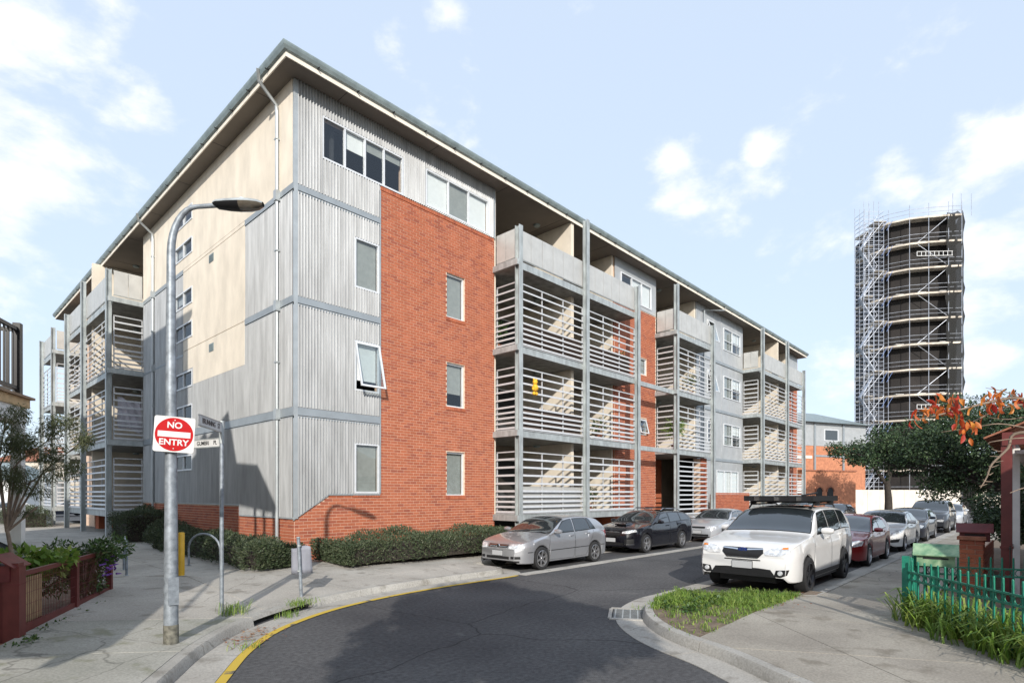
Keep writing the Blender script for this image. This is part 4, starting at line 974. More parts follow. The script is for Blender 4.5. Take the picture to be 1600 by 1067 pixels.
c.mirrors(1.72, 'paint_black'); c.handles([2.45, 3.35], 'paint_black'); c.mirrored('tail_light', rect(.55, .85, .8, 1.0), 'rear', 'lamp_red', off=.006)
for sg in (1, -1):
    rr = MB(); rr.tube([(2.45, sg * .58, 1.45), (2.6, sg * .58, 1.52), (3.8, sg * .57, 1.49), (4.0, sg * .56, 1.40)], .016, 8); rr.build('roof_rail', 'chrome', c.root, smooth=50)
for x in (2.75, 3.5): MB().box(x - .03, x + .03, -.64, .64, 1.52, 1.55).build('roof_bar', 'trim_black', c.root)

# ---- silver sedan behind the wagon
sed = dict(L=4.47, W=1.72, H=1.41, R=.31, xf=.85, xr=3.5, paint='paint_pale', spk=7, bot=[(0, .27), (.15, .2), (.5, .19), (4.0, .2), (4.3, .27), (4.47, .38)],
           belt=[(0, .58), (.2, .72), (.7, .83), (1.3, .91), (2.5, .94), (3.6, .97), (4.47, .90)], top=[(0, .56), (.03, .65), (.1, .73), (.3, .80), (.8, .88), (1.25, .94), (1.42, 1.0), (1.75, 1.19), (2.1, 1.355), (2.4, 1.40), (2.8, 1.41), (3.1, 1.38), (3.4, 1.25), (3.75, 1.05), (3.95, 1.0), (4.3, .985), (4.42, .94), (4.46, .8), (4.47, .6)])
def basic(c, front_z, lamp, grill, plate=.45):
    c.mirrored('headlight', lamp, 'front', 'lamp_clear', off=.008); c.patch('grille', grill, 'front', 'trim_black', off=.006); c.patch('lower_intake', rect(-.5, .5, .28, .36), 'front', 'trim_black', off=.004); c.plate(plate); c.mirrored('tail_light', rect(.55, .8, .72, .9), 'rear', 'lamp_red', off=.006)
c = Car('sedan', 'older pale silver sedan half hidden behind the black wagon', (16.2, -3.5, 0), sed, 'cars parked along the apartment building')
c.glasshouse([(1.58, 2.02, 2.5, 2.5), (2.58, 2.58, 3.42, 3.12)], (1.4, 2.18), (3.72, 3.2)); basic(c, .6, [(.42, .60), (.42, .69), (.68, .70), (.77, .66), (.74, .58)], rect(-.34, .34, .60, .68)); c.mirrors(1.6, 'paint_pale'); c.handles([2.35, 3.2], 'paint_pale')
c.line([(1.36, .92), (1.3, .3), (2.5, .25), (2.54, .94)]); c.line([(2.54, .94), (2.56, .25), (3.0, .28), (3.4, .95)])
# ---- white sport utility with roof tray
sp = dict(L=4.6, W=1.86, H=1.66, R=.345, xf=.95, xr=3.59, paint='paint_white', spk=5, spw=.12, dark=True, nk=.15, nose=.45, bot=[(0, .36), (.12, .27), (.5, .25), (4.1, .26), (4.4, .34), (4.6, .45)], tumble=.30,
          belt=[(0, .74), (.2, .90), (.7, 1.0), (1.3, 1.07), (2.6, 1.09), (3.8, 1.13), (4.6, 1.08)], top=[(0, .72), (.03, .83), (.08, .91), (.22, .985), (.7, 1.06), (1.15, 1.115), (1.35, 1.19), (1.65, 1.40), (1.95, 1.575), (2.15, 1.625), (2.7, 1.66), (3.5, 1.65), (4.05, 1.60), (4.3, 1.42), (4.48, 1.15), (4.56, .95), (4.6, .7)])
c = Car('sport_utility', 'white sport utility wagon with flat black tray on its roof, nose to the grass corner', (4.84, -9.77, 0), sp, 'cars parked along the gardens', k=1.08)
c.glasshouse([(1.6, 2.02, 2.5, 2.5), (2.58, 2.58, 3.45, 3.4), (3.52, 3.47, 4.15, 3.95)], (1.3, 2.06), (4.46, 4.12))
c.line([(1.32, 1.06), (1.28, .7), (1.34, .33), (2.5, .32), (2.54, 1.08)]); c.line([(2.54, 1.08), (2.54, .33), (3.05, .34), (3.25, .65), (3.5, 1.1)])
c.both('sill_cladding', [(1.36, .26), (1.36, .37), (3.18, .37), (3.18, .26)], 'trim_black', off=.006)
c.mirrored('headlight', [(.43, .755), (.40, .81), (.52, .885), (.76, .93), (.84, .905), (.83, .82), (.66, .755)], 'front', 'lamp_clear', off=.01); c.mirrored('indicator', [(.70, .875), (.71, .905), (.80, .915), (.80, .88)], 'front', 'lamp_amber', off=.014)
c.patch('grille', [(-.30, .70), (-.39, .79), (-.37, .885), (.37, .885), (.39, .79), (.30, .70)], 'front', 'trim_black', off=.008); 
for q in (1, -1): c.patch('grille_bar', [(q * .09, .835), (q * .09, .862), (q * .37, .878), (q * .385, .855)], 'front', 'chrome', off=.017)
c.patch('grille_rim', rect(-.30, .30, .695, .712), 'front', 'chrome', off=.014)
h = c.bvh.ray_cast(Vector((-2, 0, .85)), Vector((1, 0, 0)))[0]; mat('badge_blue', (.01, .03, .16), .2, var=.05, coat=1)
mb = MB(); mb.add([(h.x - .02, .085 * math.cos(a * math.pi / 12), .848 + .043 * math.sin(a * math.pi / 12)) for a in range(24)] + [(h.x + .01, .085 * math.cos(a * math.pi / 12), .848 + .043 * math.sin(a * math.pi / 12)) for a in range(24)], [tuple(range(24)), tuple(range(47, 23, -1))] + [(i, (i + 1) % 24, 24 + (i + 1) % 24, 24 + i) for i in range(24)]); mb.build('badge', 'badge_blue', c.root)
st = MB()
for y, z, r_ in ((.04, .857, .014), (-.005, .862, .009), (-.03, .85, .009), (.005, .838, .009), (-.045, .835, .009), (-.02, .826, .008)): 
    for a in range(2): st.obox((h.x - .022, y, z), ((0, math.cos(a * .785), math.sin(a * .785)), (0, -math.sin(a * .785), math.cos(a * .785)), (1, 0, 0)), (r_, r_ * .45, .002))
st.build('emblem', 'chrome', c.root)
c.patch('intake_slot', rect(-.34, .34, .648, .668), 'front', 'trim_black', off=.005); c.patch('lower_intake', [(-.62, .36), (-.52, .50), (-.3, .515), (.3, .515), (.52, .50), (.62, .36)], 'front', 'trim_black', off=.006)
c.mirrored('fog_surround', [(.58, .38), (.62, .50), (.83, .52), (.80, .42), (.70, .37)], 'front', 'trim_black', off=.007)
for q in (1, -1): c.disc(q * .69, .45, .048, 'lamp_clear', 'fog_light', .03)
c.plate(.565, .37, m='plate_grey') if False else c.plate(.565, .37)
c.mirrors(1.78, 'paint_white', 1.16); c.handles([2.35, 3.3], 'paint_white'); c.mirrored('tail_light', rect(.55, .85, .9, 1.15), 'rear', 'lamp_red', off=.006)
for sg in (1, -1):
    rr = MB(); rr.tube([(2.1, sg * .64, 1.60), (2.25, sg * .64, 1.68), (3.8, sg * .63, 1.68), (3.98, sg * .62, 1.60)], .018, 8); rr.build('roof_rail', 'trim_black', c.root, smooth=50)
ft = empty('roof_tray', (4.84, -9.77, 0), 0, 'flat black roof tray with folded rack clamped on the white wagon', 'roof rack'); ft.scale = (1.08, 1.08, 1.08)
for x in (2.4, 3.5):
    b = MB(); b.box(x - .035, x + .035, -.72, .72, 1.715, 1.745)
    for sg in (1, -1): b.box(x - .06, x + .06, sg * .66 - .05, sg * .66 + .05, 1.66, 1.72)
    b.build('crossbar', 'trim_black', ft)
tr = MB(); tr.box(1.95, 3.95, -.68, .68, 1.775, 1.80); tr.box(1.95, 3.95, -.70, -.66, 1.75, 1.86); tr.box(1.95, 3.95, .66, .70, 1.75, 1.86); tr.box(1.93, 1.97, -.70, .70, 1.75, 1.865); tr.box(3.93, 3.97, -.70, .70, 1.75, 1.865); tr.build('tray', 'trim_black', ft)
for k in range(9): MB().box(2.1 + k * .21, 2.16 + k * .21, -.65, .65, 1.802, 1.83).build('tray_slat', 'trim_black', ft)
for y in (-.45, 0, .42): MB().box(1.905, 1.929, y - .05, y + .05, 1.76, 1.84).build('latch', 'chrome', ft)
MB().bar((1.96, -.5, 1.875), (2.6, -.62, 1.93), .03).build('strut', 'trim_black', ft)
# ---- red hatch, white sedan and the rest of the row
c = Car('hatchback', 'dark red hatchback parked behind the white utility wagon', (10.95, -9.87, 0), hatch_spec(paint='paint_red', H=1.46, W=1.70, spk=8, nk=.36), 'cars parked along the gardens')
c.glasshouse([(1.42, 1.92, 2.33, 2.33), (2.41, 2.41, 3.3, 3.1)], (1.2, 2.02), (4.0, 3.58)); basic(c, .6, [(.40, .60), (.42, .70), (.70, .76), (.80, .74), (.77, .62), (.62, .58)], rect(-.3, .3, .62, .69)); c.mirrors(1.42, 'paint_red'); c.handles([2.2, 3.0], 'chrome'); c.line([(1.22, .95), (1.16, .6), (1.2, .25), (2.3, .24), (2.37, .95)]); c.line([(2.37, .95), (2.36, .25), (2.9, .26), (3.3, .98)])
s2 = dict(sed); s2.update(paint='paint_white', H=1.45, nk=.38, nose=.7, spk=6); s2['top'] = [(x, z * (1.03 if x > 1 else 1.05)) for x, z in sed['top']]; s2['belt'] = [(x, z * 1.04) for x, z in sed['belt']]
c = Car('sedan', 'small white sedan with swept headlights parked behind the red hatchback', (16.75, -9.85, 0), s2, 'cars parked along the gardens')
c.glasshouse([(1.58, 2.02, 2.5, 2.5), (2.58, 2.58, 3.42, 3.12)], (1.4, 2.18), (3.72, 3.2)); c.mirrored('headlight', [(.50, .60), (.48, .64), (.70, .76), (.84, .82), (.82, .70), (.66, .60)], 'front', 'lamp_clear', off=.008); c.mirrored('fog_intake', [(.40, .33), (.50, .44), (.78, .48), (.74, .36)], 'front', 'trim_black', off=.005); c.patch('grille', [(-.3, .50), (-.24, .58), (.24, .58), (.3, .50)], 'front', 'trim_black', off=.006); c.plate(.42); c.mirrors(1.6, 'paint_white'); c.handles([2.35, 3.2], 'paint_white'); c.line([(1.36, .95), (1.3, .3), (2.5, .25), (2.54, .97)])
def simple(nm, label, loc, spec, ws, rs, wins, mir, grp, rz=0.0):
    c = Car(nm, label, loc, spec, grp, rz); c.glasshouse(wins, ws, rs); basic(c, .6, [(.44, .62), (.42, .70), (.70, .74), (.79, .70), (.74, .60)], rect(-.34, .34, .60, .69)); c.mirrors(mir, spec['paint']); return c
W5 = [(1.42, 1.92, 2.33, 2.33), (2.41, 2.41, 3.3, 3.1)]
simple('hatchback', 'navy blue small hatchback parked behind the small white sedan', (22.6, -9.8, 0), hatch_spec(paint='paint_navy', W=1.72), (1.2, 2.02), (4.0, 3.58), W5, 1.42, 'cars parked along the gardens')
def suv(p, **k):
    d = dict(sp, paint=p, dark=False, spk=6); d.update(k); return d
WS = [(1.6, 2.02, 2.5, 2.5), (2.58, 2.58, 3.45, 3.4), (3.52, 3.47, 4.15, 3.95)]
simple('sport_utility', 'tall grey utility wagon parked further down beside the dark tree', (30.2, -9.75, 0), suv('paint_grey', H=1.74, top=[(x, z * 1.05) for x, z in sp['top']]), (1.3, 2.06), (4.46, 4.12), WS, 1.78, 'cars parked along the gardens')
simple('hatchback', 'silver hatchback at the far end of the garden-side row', (38.5, -9.75, 0), hatch_spec(paint='paint_pale'), (1.2, 2.02), (4.0, 3.58), W5, 1.42, 'cars parked along the gardens')
simple('sport_utility', 'charcoal utility wagon parked far down near the arched brick building', (27.5, -3.4, 0), suv('paint_grey'), (1.3, 2.06), (4.46, 4.12), WS, 1.78, 'cars parked along the apartment building')
simple('sedan', 'dark sedan parked beyond the charcoal utility wagon near the hoarding', (36.5, -3.5, 0), dict(sed, paint='paint_black'), (1.4, 2.18), (3.72, 3.2), [(1.58, 2.02, 2.5, 2.5), (2.58, 2.58, 3.42, 3.12)], 1.6, 'cars parked along the apartment building')
simple('hatchback', 'white hatchback parked far off beyond the side wing', (-3.6, 47.0, .03), hatch_spec(paint='paint_white'), (1.2, 2.02), (4.0, 3.58), W5, 1.42, 'cars beyond the side wing', rad(12))
simple('sedan', 'dark sedan parked far off beyond the side wing', (1.2, 52.0, .03), dict(sed, paint='paint_navy'), (1.4, 2.18), (3.72, 3.2), [(1.58, 2.02, 2.5, 2.5), (2.58, 2.58, 3.42, 3.12)], 1.6, 'cars beyond the side wing', rad(12))
# ------------------------------------------------------------------ street furniture
FWD = Vector((math.cos(HEAD), math.sin(HEAD), 0)); RGT = Vector((math.sin(HEAD), -math.cos(HEAD), 0)); CAM = Vector((-7.0, -14.31, 2.05))
def at(px, py, d):
    """a point seen at a pixel of the photograph, d metres away along the view"""
    return CAM + (FWD + RGT * ((px - 800) / 888.9) + Vector((0, 0, (772 - py) / 888.9))) * d
def text_mesh(s, size, bold=0.0, ext=.002):
    cu = bpy.data.curves.new('text', 'FONT'); cu.body = s; cu.size = size; cu.align_x = 'CENTER'; cu.align_y = 'CENTER'; cu.extrude = ext; cu.offset = bold
    o = bpy.data.objects.new('t', cu); COL.objects.link(o); dg = bpy.context.evaluated_depsgraph_get(); me = bpy.data.meshes.new_from_object(o.evaluated_get(dg)); bpy.data.objects.remove(o); return me
mat('sign_white', (.62, .62, .61), .75, var=.04); mat('sign_red', (.42, .012, .014), .75, var=.06, spec=.15); mat('sign_black', (.02, .02, .02), .5, var=0); mat('sign_back', (.24, .25, .29), .7, .1, var=.08)
# lamp pole
base = Vector((-4.65, -6.15, zf1(-4.65, -6.15)))
lp = empty('street_lamp', base, 0, 'tall galvanised street lamp with curved arm and black lantern at the kerb', 'street lamp')
pts = [(0, 0, 0), (0, 0, 1.0), (0, 0, 3), (0, 0, 5.0)]; rr = [.086, .081, .064, .05]
ar = RGT.copy()
for k in range(1, 9):
    a = k / 8 * math.pi / 2; q = ar * (.33 * (1 - math.cos(a))); pts.append((q.x, q.y, 5.0 + .58 * math.sin(a))); rr.append(.05 - .022 * k / 8)
q = ar * .62; pts.append((q.x, q.y, 5.60)); rr.append(.03)
MB().tube(pts, rr, 14).build('pole', 'galv_blue', lp, smooth=40)
mat('pole_paint', (.13, .125, .10), .7, var=.5, scale=14)
MB().tube([(0, 0, .0), (0, 0, .24)], [.089, .088], 14).build('base_sleeve', 'pole_paint', lp, smooth=40)
MB().box(-.06, .06, -.102, -.09, .5, .85).build('access_door', 'galv_blue', lp)
lan = MB(); prof = [(.55, .05, .04, .02), (.6, .085, .05, .055), (.75, .105, .06, .075), (.9, .115, .065, .085), (1.02, .11, .06, .085), (1.12, .085, .05, .065), (1.18, .04, .025, .03)]
vs = []; nn = 16
for (x, w, up_, dn) in prof:
    for k in range(nn):
        a = 2 * math.pi * k / nn; c_, s_ = math.cos(a), math.sin(a); p = ar * x + Vector((-ar.y, ar.x, 0)) * (w * c_) + Vector((0, 0, 5.61 + (up_ if s_ > 0 else dn) * s_)); vs.append(p)
def shell(i0, i1, ks, mname, name):
    m_ = MB(); m_.add(vs, [(i * nn + k, i * nn + (k + 1) % nn, (i + 1) * nn + (k + 1) % nn, (i + 1) * nn + k) for i in range(i0, i1) for k in ks]); me = m_.mesh(name, 50, True); bm = bmesh.new(); bm.from_mesh(me); bmesh.ops.delete(bm, geom=[v for v in bm.verts if not v.link_faces], context='VERTS'); bm.to_mesh(me); bm.free(); return link(name, me, mname, lp)
mat('bowl', (.10, .085, .065), .12, var=.2, scale=12, coat=1.0)
shell(0, 6, range(0, 8), 'galv', 'lantern_top'); shell(0, 3, range(8, 16), 'black', 'lantern_body'); shell(3, 6, range(8, 16), 'bowl', 'lantern_bowl')
p = ar * .9; MB().box(p.x - .02, p.x + .02, p.y - .02, p.y + .02, 5.67, 5.70).build('photo_cell', 'white', lp)
def sign_frame(loc, normal, roll=0):
    n = Vector(normal).normalized(); x = Vector((0, 0, 1)).cross(n).normalized(); y = n.cross(x); R = Matrix((x, y, n)).transposed().to_4x4() @ Matrix.Rotation(roll, 4, 'Z'); return Matrix.Translation(loc) @ R
def put(o, mtx): o.matrix_basis = mtx; return o
ne = empty('no_entry_sign', base + Vector((0, 0, 2.66)), 0, 'square NO ENTRY sign with red disc and white bar fixed to the lamp pole', 'sign')
F = sign_frame(Vector((-.277, -.961, 0)) * .095 + RGT * .04, (-.40, -.91, .03), rad(-3.0)) @ Matrix.Scale(.9, 4)
def rrect(w, h, r, n=5):
    o = []
    for cx, cy, a0 in ((w - r, h - r, 0), (-w + r, h - r, 90), (-w + r, -h + r, 180), (w - r, -h + r, 270)): o += [(cx + r * math.cos(rad(a0 + 90 * k / n)), cy + r * math.sin(rad(a0 + 90 * k / n))) for k in range(n + 1)]
    return o
put(MB().prism(rrect(.25, .25, .03), -.004, .0).build('plate', 'sign_white', ne), F)
put(MB().prism([(.235 * math.cos(rad(k * 7.5)), .235 * math.sin(rad(k * 7.5))) for k in range(48)], .001, .003).build('red_disc', 'sign_red', ne), F)
put(MB().box(-.20, .20, -.04, .04, .0045, .006).build('white_bar', 'sign_white', ne), F)
for t, dy in (('NO', .125), ('ENTRY', -.115)): put(link('lettering', text_mesh(t, .118, .003), 'sign_white', ne), F @ Matrix.Translation((0, dy, .006)))
for z in (.2, -.2): 
    put(MB().tube([(-.0, z, -.02), (0, z, .008)], .008, 8).build('bolt', 'galv', ne), F); MB().tube([(0, 0, z - .02), (0, 0, z + .02)], .092, 14).build('strap', 'galv', ne)
# street-name pole
b2_ = Vector((-3.52, -4.73, zf1(-3.52, -4.73)))
sp_ = empty('street_name_post', b2_, 0, 'thin galvanised pole carrying two white street-name blades', 'sign post')
MB().tube([(0, 0, 0), (0, 0, 2.72)], .031, 12).build('pole', 'galv_blue', sp_, smooth=40); MB().tube([(0, 0, 2.70), (0, 0, 3.06)], .04, 12).build('bracket', 'galv', sp_, smooth=40)
for name_, dirv, z, L, h_ in (('BRUNNING ST', (-.60, -.80, 0), 2.95, .95, .15), ('GUMBRI PL', (-.22, 1, 0), 2.72, .72, .13)):
    dv = Vector(dirv).normalized(); n = Vector((0, 0, 1)).cross(dv); n = n if n.dot(CAM - b2_) > 0 else -n
    F = sign_frame(dv * (L / 2 + .03) + Vector((0, 0, z)), n)
    bl = put(MB().box(-L / 2, L / 2, -h_ / 2, h_ / 2, -.012, .012).build('name_blade', 'sign_white', sp_), F)
    ws_ = name_.split(); tot_ = len(name_)
    for wi, wd_ in enumerate(ws_): put(link('lettering', text_mesh(wd_, h_ * .72, .001), 'sign_black', bl), Matrix.Translation(((len(wd_) / tot_ - 1) * L * .42 if wi == 0 else (1 - len(wd_) / tot_) * L * .42, 0, .0135)))
    for sg in (1, -1): MB().box(-L / 2, L / 2, sg * h_ / 2 - .008, sg * h_ / 2 + .008, -.016, .016).build('blade_edge', 'galv', bl)
# low sign seen from behind
b3 = Vector((-1.94, -4.2, zf1(-1.94, -4.2)))
ls = empty('low_sign', b3, 0, 'short leaning post with a bent grey sign plate seen from behind', 'sign')
MB().tube([(.02, 0, 0), (-.03, .02, 1.1)], .031, 12).build('post', 'galv_blue', ls, smooth=40); MB().tube([(-.03, .02, 1.1), (-.03, .02, 1.115)], .035, 12).build('cap', 'galv', ls)
pl = MB(); vs = []
for i in range(9):
    for j in range(7):
        s_ = i / 8 - .42; t_ = j / 6; off = .06 + (.10 * max(0, s_ - .2) * (1 - t_) * 3); p = RGT * (s_ * .36) + FWD * off + Vector((-.03, .02, .42 + .5 * t_ + .03 * math.sin(s_ * 5) * t_)); vs.append(p)
pl.add(vs, [(i * 7 + j, i * 7 + j + 1, (i + 1) * 7 + j + 1, (i + 1) * 7 + j) for i in range(8) for j in range(6)]); o = pl.build('plate', 'sign_back', ls, smooth=60, fix=False)
sm_ = o.modifiers.new('thickness', 'SOLIDIFY'); sm_.thickness = .003
for z in (.48, .95): MB().tube([(-.02, .01, z - .012), (-.02, .01, z + .012)], .037, 12).build('clamp', 'galv', ls)
# yellow bollard and bike hoops
mat('bollard_yellow', (.62, .36, .02), .45, var=.08, scale=5)
bz = zf1(-2.97, -.99); bo = empty('bollard', (-2.97, -.99, bz), 0, 'plain yellow bollard on the paved corner', 'bollard')
MB().lathe([(0, 0), (.062, 0), (.062, .90), (.05, .915), (0, .92)], 20).build('tube', 'bollard_yellow', bo, smooth=40); MB().lathe([(0, .0), (.09, .0), (.09, .008), (0, .008)], 16).build('base_plate', 'galv', bo)
for (a, b, lab) in (((-1.91, -.21), (-2.25, .85), 'galvanised bike hoop behind the street-name pole'), ((-3.75, -.1), (-3.55, 1.0), 'galvanised bike hoop beside the flowering garden fence')):
    z = zf1(*a); A = Vector((0, 0, 0)); Bv = Vector((b[0] - a[0], b[1] - a[1], 0)); h = empty('bike_hoop', (*a, z), 0, lab, 'bike rack'); P = [A, A + Vector((0, 0, .35))]
    for k in range(13): t = k / 12 * math.pi; P.append(A.lerp(Bv, (1 - math.cos(t)) / 2) + Vector((0, 0, .42 + .36 * math.sin(t))))
    P += [Bv + Vector((0, 0, .35)), Bv]; MB().tube(P, .025, 10).build('tube', 'galv_blue', h, smooth=50)
    for q in (A, Bv): MB().lathe([(0, 0), (.06, 0), (.06, .008), (0, .008)], 14, c=q).build('foot', 'galv', h)

# ------------------------------------------------------------------ plants
def leaf_quad(mb, c, d, n, L, w):
    """one folded leaf"""
    s_ = d.cross(n).normalized() * w; m_ = c + d * (L * .5) + n * (L * .06); mb.add([c, m_ - s_, c + d * L, m_ + s_], [(0, 1, 2), (0, 2, 3)])
def clump(mb, c, r, n, L, w, rng, shellness=.55, flat=.0, droop=0.0, zmin=None):
    c = Vector(c); r = Vector(r)
    for _ in range(n):
        v = Vector((rng.gauss(0, 1), rng.gauss(0, 1), rng.gauss(0, 1))).normalized(); q = rng.random() ** (1 / 3.0) if rng.random() > shellness else rng.uniform(.82, 1.06)
        p = c + Vector((v.x * r.x, v.y * r.y, v.z * r.z)) * q
        if zmin is not None and p.z < zmin: continue
        d = (v * .5 + Vector((rng.uniform(-1, 1), rng.uniform(-1, 1), rng.uniform(-1, 1) - droop))).normalized(); nn_ = (v + Vector((rng.uniform(-1, 1), rng.uniform(-1, 1), rng.uniform(-.2, 1.2))) * .8).normalized()
        if abs(d.dot(nn_)) > .95: continue
        leaf_quad(mb, p, d, nn_, L * rng.uniform(.6, 1.3), w * rng.uniform(.7, 1.2))
rand_mat('hedge_leaf', [(.030, .050, .022), (.055, .085, .035), (.085, .105, .05), (.04, .06, .03), (.10, .115, .06), (.03, .045, .02)], .6, trans=.15)
rand_mat('olive_leaf', [(.06, .08, .035), (.10, .12, .05), (.14, .15, .07), (.08, .10, .045)], .6, trans=.25)
rand_mat('green_leaf', [(.025, .06, .015), (.05, .11, .025), (.09, .16, .03), (.035, .075, .02), (.12, .17, .04)], .5, trans=.25)
rand_mat('dark_leaf', [(.022, .045, .020), (.035, .075, .028), (.06, .105, .035), (.028, .05, .024), (.085, .13, .05)], .5, trans=.15)
rand_mat('grass_leaf', [(.12, .22, .03), (.20, .32, .04), (.09, .17, .03), (.30, .36, .08), (.15, .27, .035)], .55, trans=.3)
rand_mat('dry_leaf', [(.30, .09, .03), (.20, .08, .04), (.36, .18, .06), (.15, .06, .03)], .8)
mat('bark', (.10, .075, .055), .9, var=.35, scale=9, bump=.6, bscale=24, stretch=(1, 1, .3)); mat('twig', (.20, .15, .11), .85, var=.25, scale=14); mat('bark_dark', (.035, .028, .022), .9, var=.3, scale=8, bump=.5, bscale=20)
def hedge(name, label, x0, x1, y0, y1, z0, z1, n, seed, cat='hedge'):
    """clipped shrub mass: woody core with thousands of leaves standing off its lumpy surface"""
    rng = random.Random(seed); h = empty(name, ((x0 + x1) / 2, (y0 + y1) / 2, z0), 0, label, cat); O = Vector(h.location); mb = MB(); cx, cy = (x0 + x1) / 2, (y0 + y1) / 2
    def bulge(a, b): return .10 * math.sin(a * 2.1 + seed) + .07 * math.sin(b * 3.3 + a * 1.3) + .05 * math.sin(a * 5.1 - b * 2.2)
    hx, hy, hz = (x1 - x0) / 2, (y1 - y0) / 2, z1 - z0
    for _ in range(n):
        u = rng.uniform(-1, 1); v = rng.uniform(-1, 1); t = rng.random()
        f = rng.random(); e = 2.0
        if f < .42: p = Vector((u * hx, v * hy, hz)); nn_ = Vector((0, 0, 1)); edge = max(abs(u) ** 6 * .28 * 1, abs(v) ** 5 * .25); p.z -= edge * hz
        elif f < .75: sg = rng.choice((-1, 1)); p = Vector((u * hx, sg * hy, t * hz * .97)); nn_ = Vector((0, sg, .2)); p.y -= sg * (abs(t - .45) ** 3) * .9; 
        else: sg = rng.choice((-1, 1)); p = Vector((sg * hx, v * hy, t * hz * .97)); nn_ = Vector((sg, 0, .2)); p.x -= sg * (abs(t - .45) ** 3) * .9
        p += nn_.normalized() * (bulge(p.x + cx, p.y + cy + p.z) + rng.uniform(-.16, .05)); 
        if p.z < .02: p.z = .02 + rng.random() * .05
        d = (nn_.normalized() * .8 + Vector((rng.uniform(-1, 1), rng.uniform(-1, 1), rng.uniform(-.3, 1.1)))).normalized(); q = Vector((rng.uniform(-1, 1), rng.uniform(-1, 1), rng.uniform(-1, 1))).normalized()
        if abs(d.dot(q)) < .95: leaf_quad(mb, p, d, q, rng.uniform(.05, .10), rng.uniform(.010, .018))
    mb.build('foliage', 'hedge_leaf', h, fix=False)
    co_ = MB(); co_.box(-hx + .2, hx - .2, -hy + .2, hy - .2, 0.02, hz - .22); co_.build('branches', 'bark_dark', h)
hedge('hedge', 'long clipped grey-green hedge below the brick panel', .3, 7.3, -2.15, -.35, .3, .92, 26000, 3)
hedge('hedge', 'dense dark green hedge along the corrugated side wall', -1.6, -.25, -1.25, 6.2, .3, .90, 24000, 5)
hedge('shrub', 'round clipped shrub by the side-wing balcony', -1.75, -.2, 9.3, 11.4, .33, 1.45, 9000, 8, 'shrub')
hedge('shrub', 'low dark shrub between the round shrub and the long side hedge', -1.2, -.2, 7.2, 8.6, .33, .95, 5000, 9, 'shrub')
hedge('hedge', 'dark hedge under the far side-wing balcony posts', -3.2, -1.6, 24, 32, .2, 1.25, 7000, 12)
def blades(mb, x, y, z, n, h, rng, spread=.06, w=.006, lean=.5):
    for _ in range(n):
        a = rng.uniform(0, 6.283); d = Vector((math.cos(a), math.sin(a), 0)); L = h * rng.uniform(.5, 1.15); b = Vector((x + rng.gauss(0, spread), y + rng.gauss(0, spread), z)); s_ = Vector((-d.y, d.x, 0)) * w * rng.uniform(.7, 1.4); ln = lean * rng.uniform(.3, 1.2)
        P = [b, b + Vector((0, 0, L * .45)) + d * L * .12 * ln * 2, b + Vector((0, 0, L * .8)) + d * L * .45 * ln * 1.6, b + Vector((0, 0, L * (.85 - .25 * ln))) + d * L * .85 * ln * 1.5]
        mb.add([P[0] - s_, P[0] + s_, P[1] - s_, P[1] + s_, P[2] - s_ * .75, P[2] + s_ * .75, P[3]], [(0, 1, 3, 2), (2, 3, 5, 4), (4, 5, 6)])
rng = random.Random(21)
gr_ = MB()
nose_poly = [(q[0], q[1]) for q in nose] + [(4.6, ys), (.5, ys)]
k = 0
while k < 2200:
    x = rng.uniform(.4, 4.8); y = rng.uniform(ys, -9.05)
    dens = math.sin(x * 1.7 + y) * .5 + math.sin(x * .9 - y * 2.1) * .5
    if not in_poly((x, y), nose_poly) or (dens < -.15 and rng.random() > .15) or (x < 1.3 and rng.random() < .6): k += 1; continue
    edge = min(1, (y - ys) * 2 + .3); blades(gr_, x, y, .13, 12, .075 if rng.random() < .75 else .14, rng, .06, .005, .9); k += 1
tag(gr_.build('verge_grass', 'grass_leaf', fix=False), 'patchy bright green grass on the kerbed corner bed', 'grass', kind='stuff')
wd = MB(); 
for k in range(30): clump(wd, (rng.uniform(1.6, 3.0), rng.uniform(-10.3, -9.5), .16), (.10, .10, .07), 26, .06, .022, rng)
tag(wd.build('broadleaf_weeds', 'green_leaf', fix=False), 'low broad-leaved weeds among the corner grass', 'weeds', kind='stuff')
tufts = MB()
for (x, y, n, h) in [(-3.5, -4.95, 60, .22), (-3.3, -4.85, 50, .2), (-2.35, -4.95, 60, .16), (-2.6, -5.1, 60, .14), (-2.1, -4.85, 40, .12), (-3.9, -6.6, 40, .10), (1.9, -9.15, 30, .1)]: blades(tufts, x, y, zf1(x, y) if y > -5 and x > -3.6 else .01, n, h, rng, .09, .004, .8)
tag(tufts.build('gutter_tufts', 'grass_leaf', fix=False), 'small grass tufts growing in the gutter and at the sign pole', 'grass', kind='stuff')
lf = MB()
def litter(cx, cy, z, n, r, s0=.05):
    for _ in range(n):
        p = Vector((cx + rng.gauss(0, r), cy + rng.gauss(0, r), z + rng.uniform(.004, .02))); a = rng.uniform(0, 6.28); leaf_quad(lf, p, Vector((math.cos(a), math.sin(a), rng.uniform(-.1, .25))).normalized(), Vector((rng.uniform(-.3, .3), rng.uniform(-.3, .3), 1)).normalized(), s0 * rng.uniform(.6, 1.4), s0 * .3)
litter(-3.75, -6.15, .012, 70, .2); litter(-3.4, -5.75, .012, 50, .16); litter(4.6, -11.2, .17, 16, .2); litter(3.3, -11.1, .15, 14, .15); litter(2.6, -13.75, .17, 60, .25, .06); litter(1.7, -14.5, .17, 60, .25, .06); litter(.45, -11.3, .012, 10, .12); litter(1.1, -15.1, .17, 40, .25, .06)
tag(lf.build('fallen_leaves', 'dry_leaf', fix=False), 'dry brown leaves lying in the gutter and by the fence', 'leaves', kind='stuff')
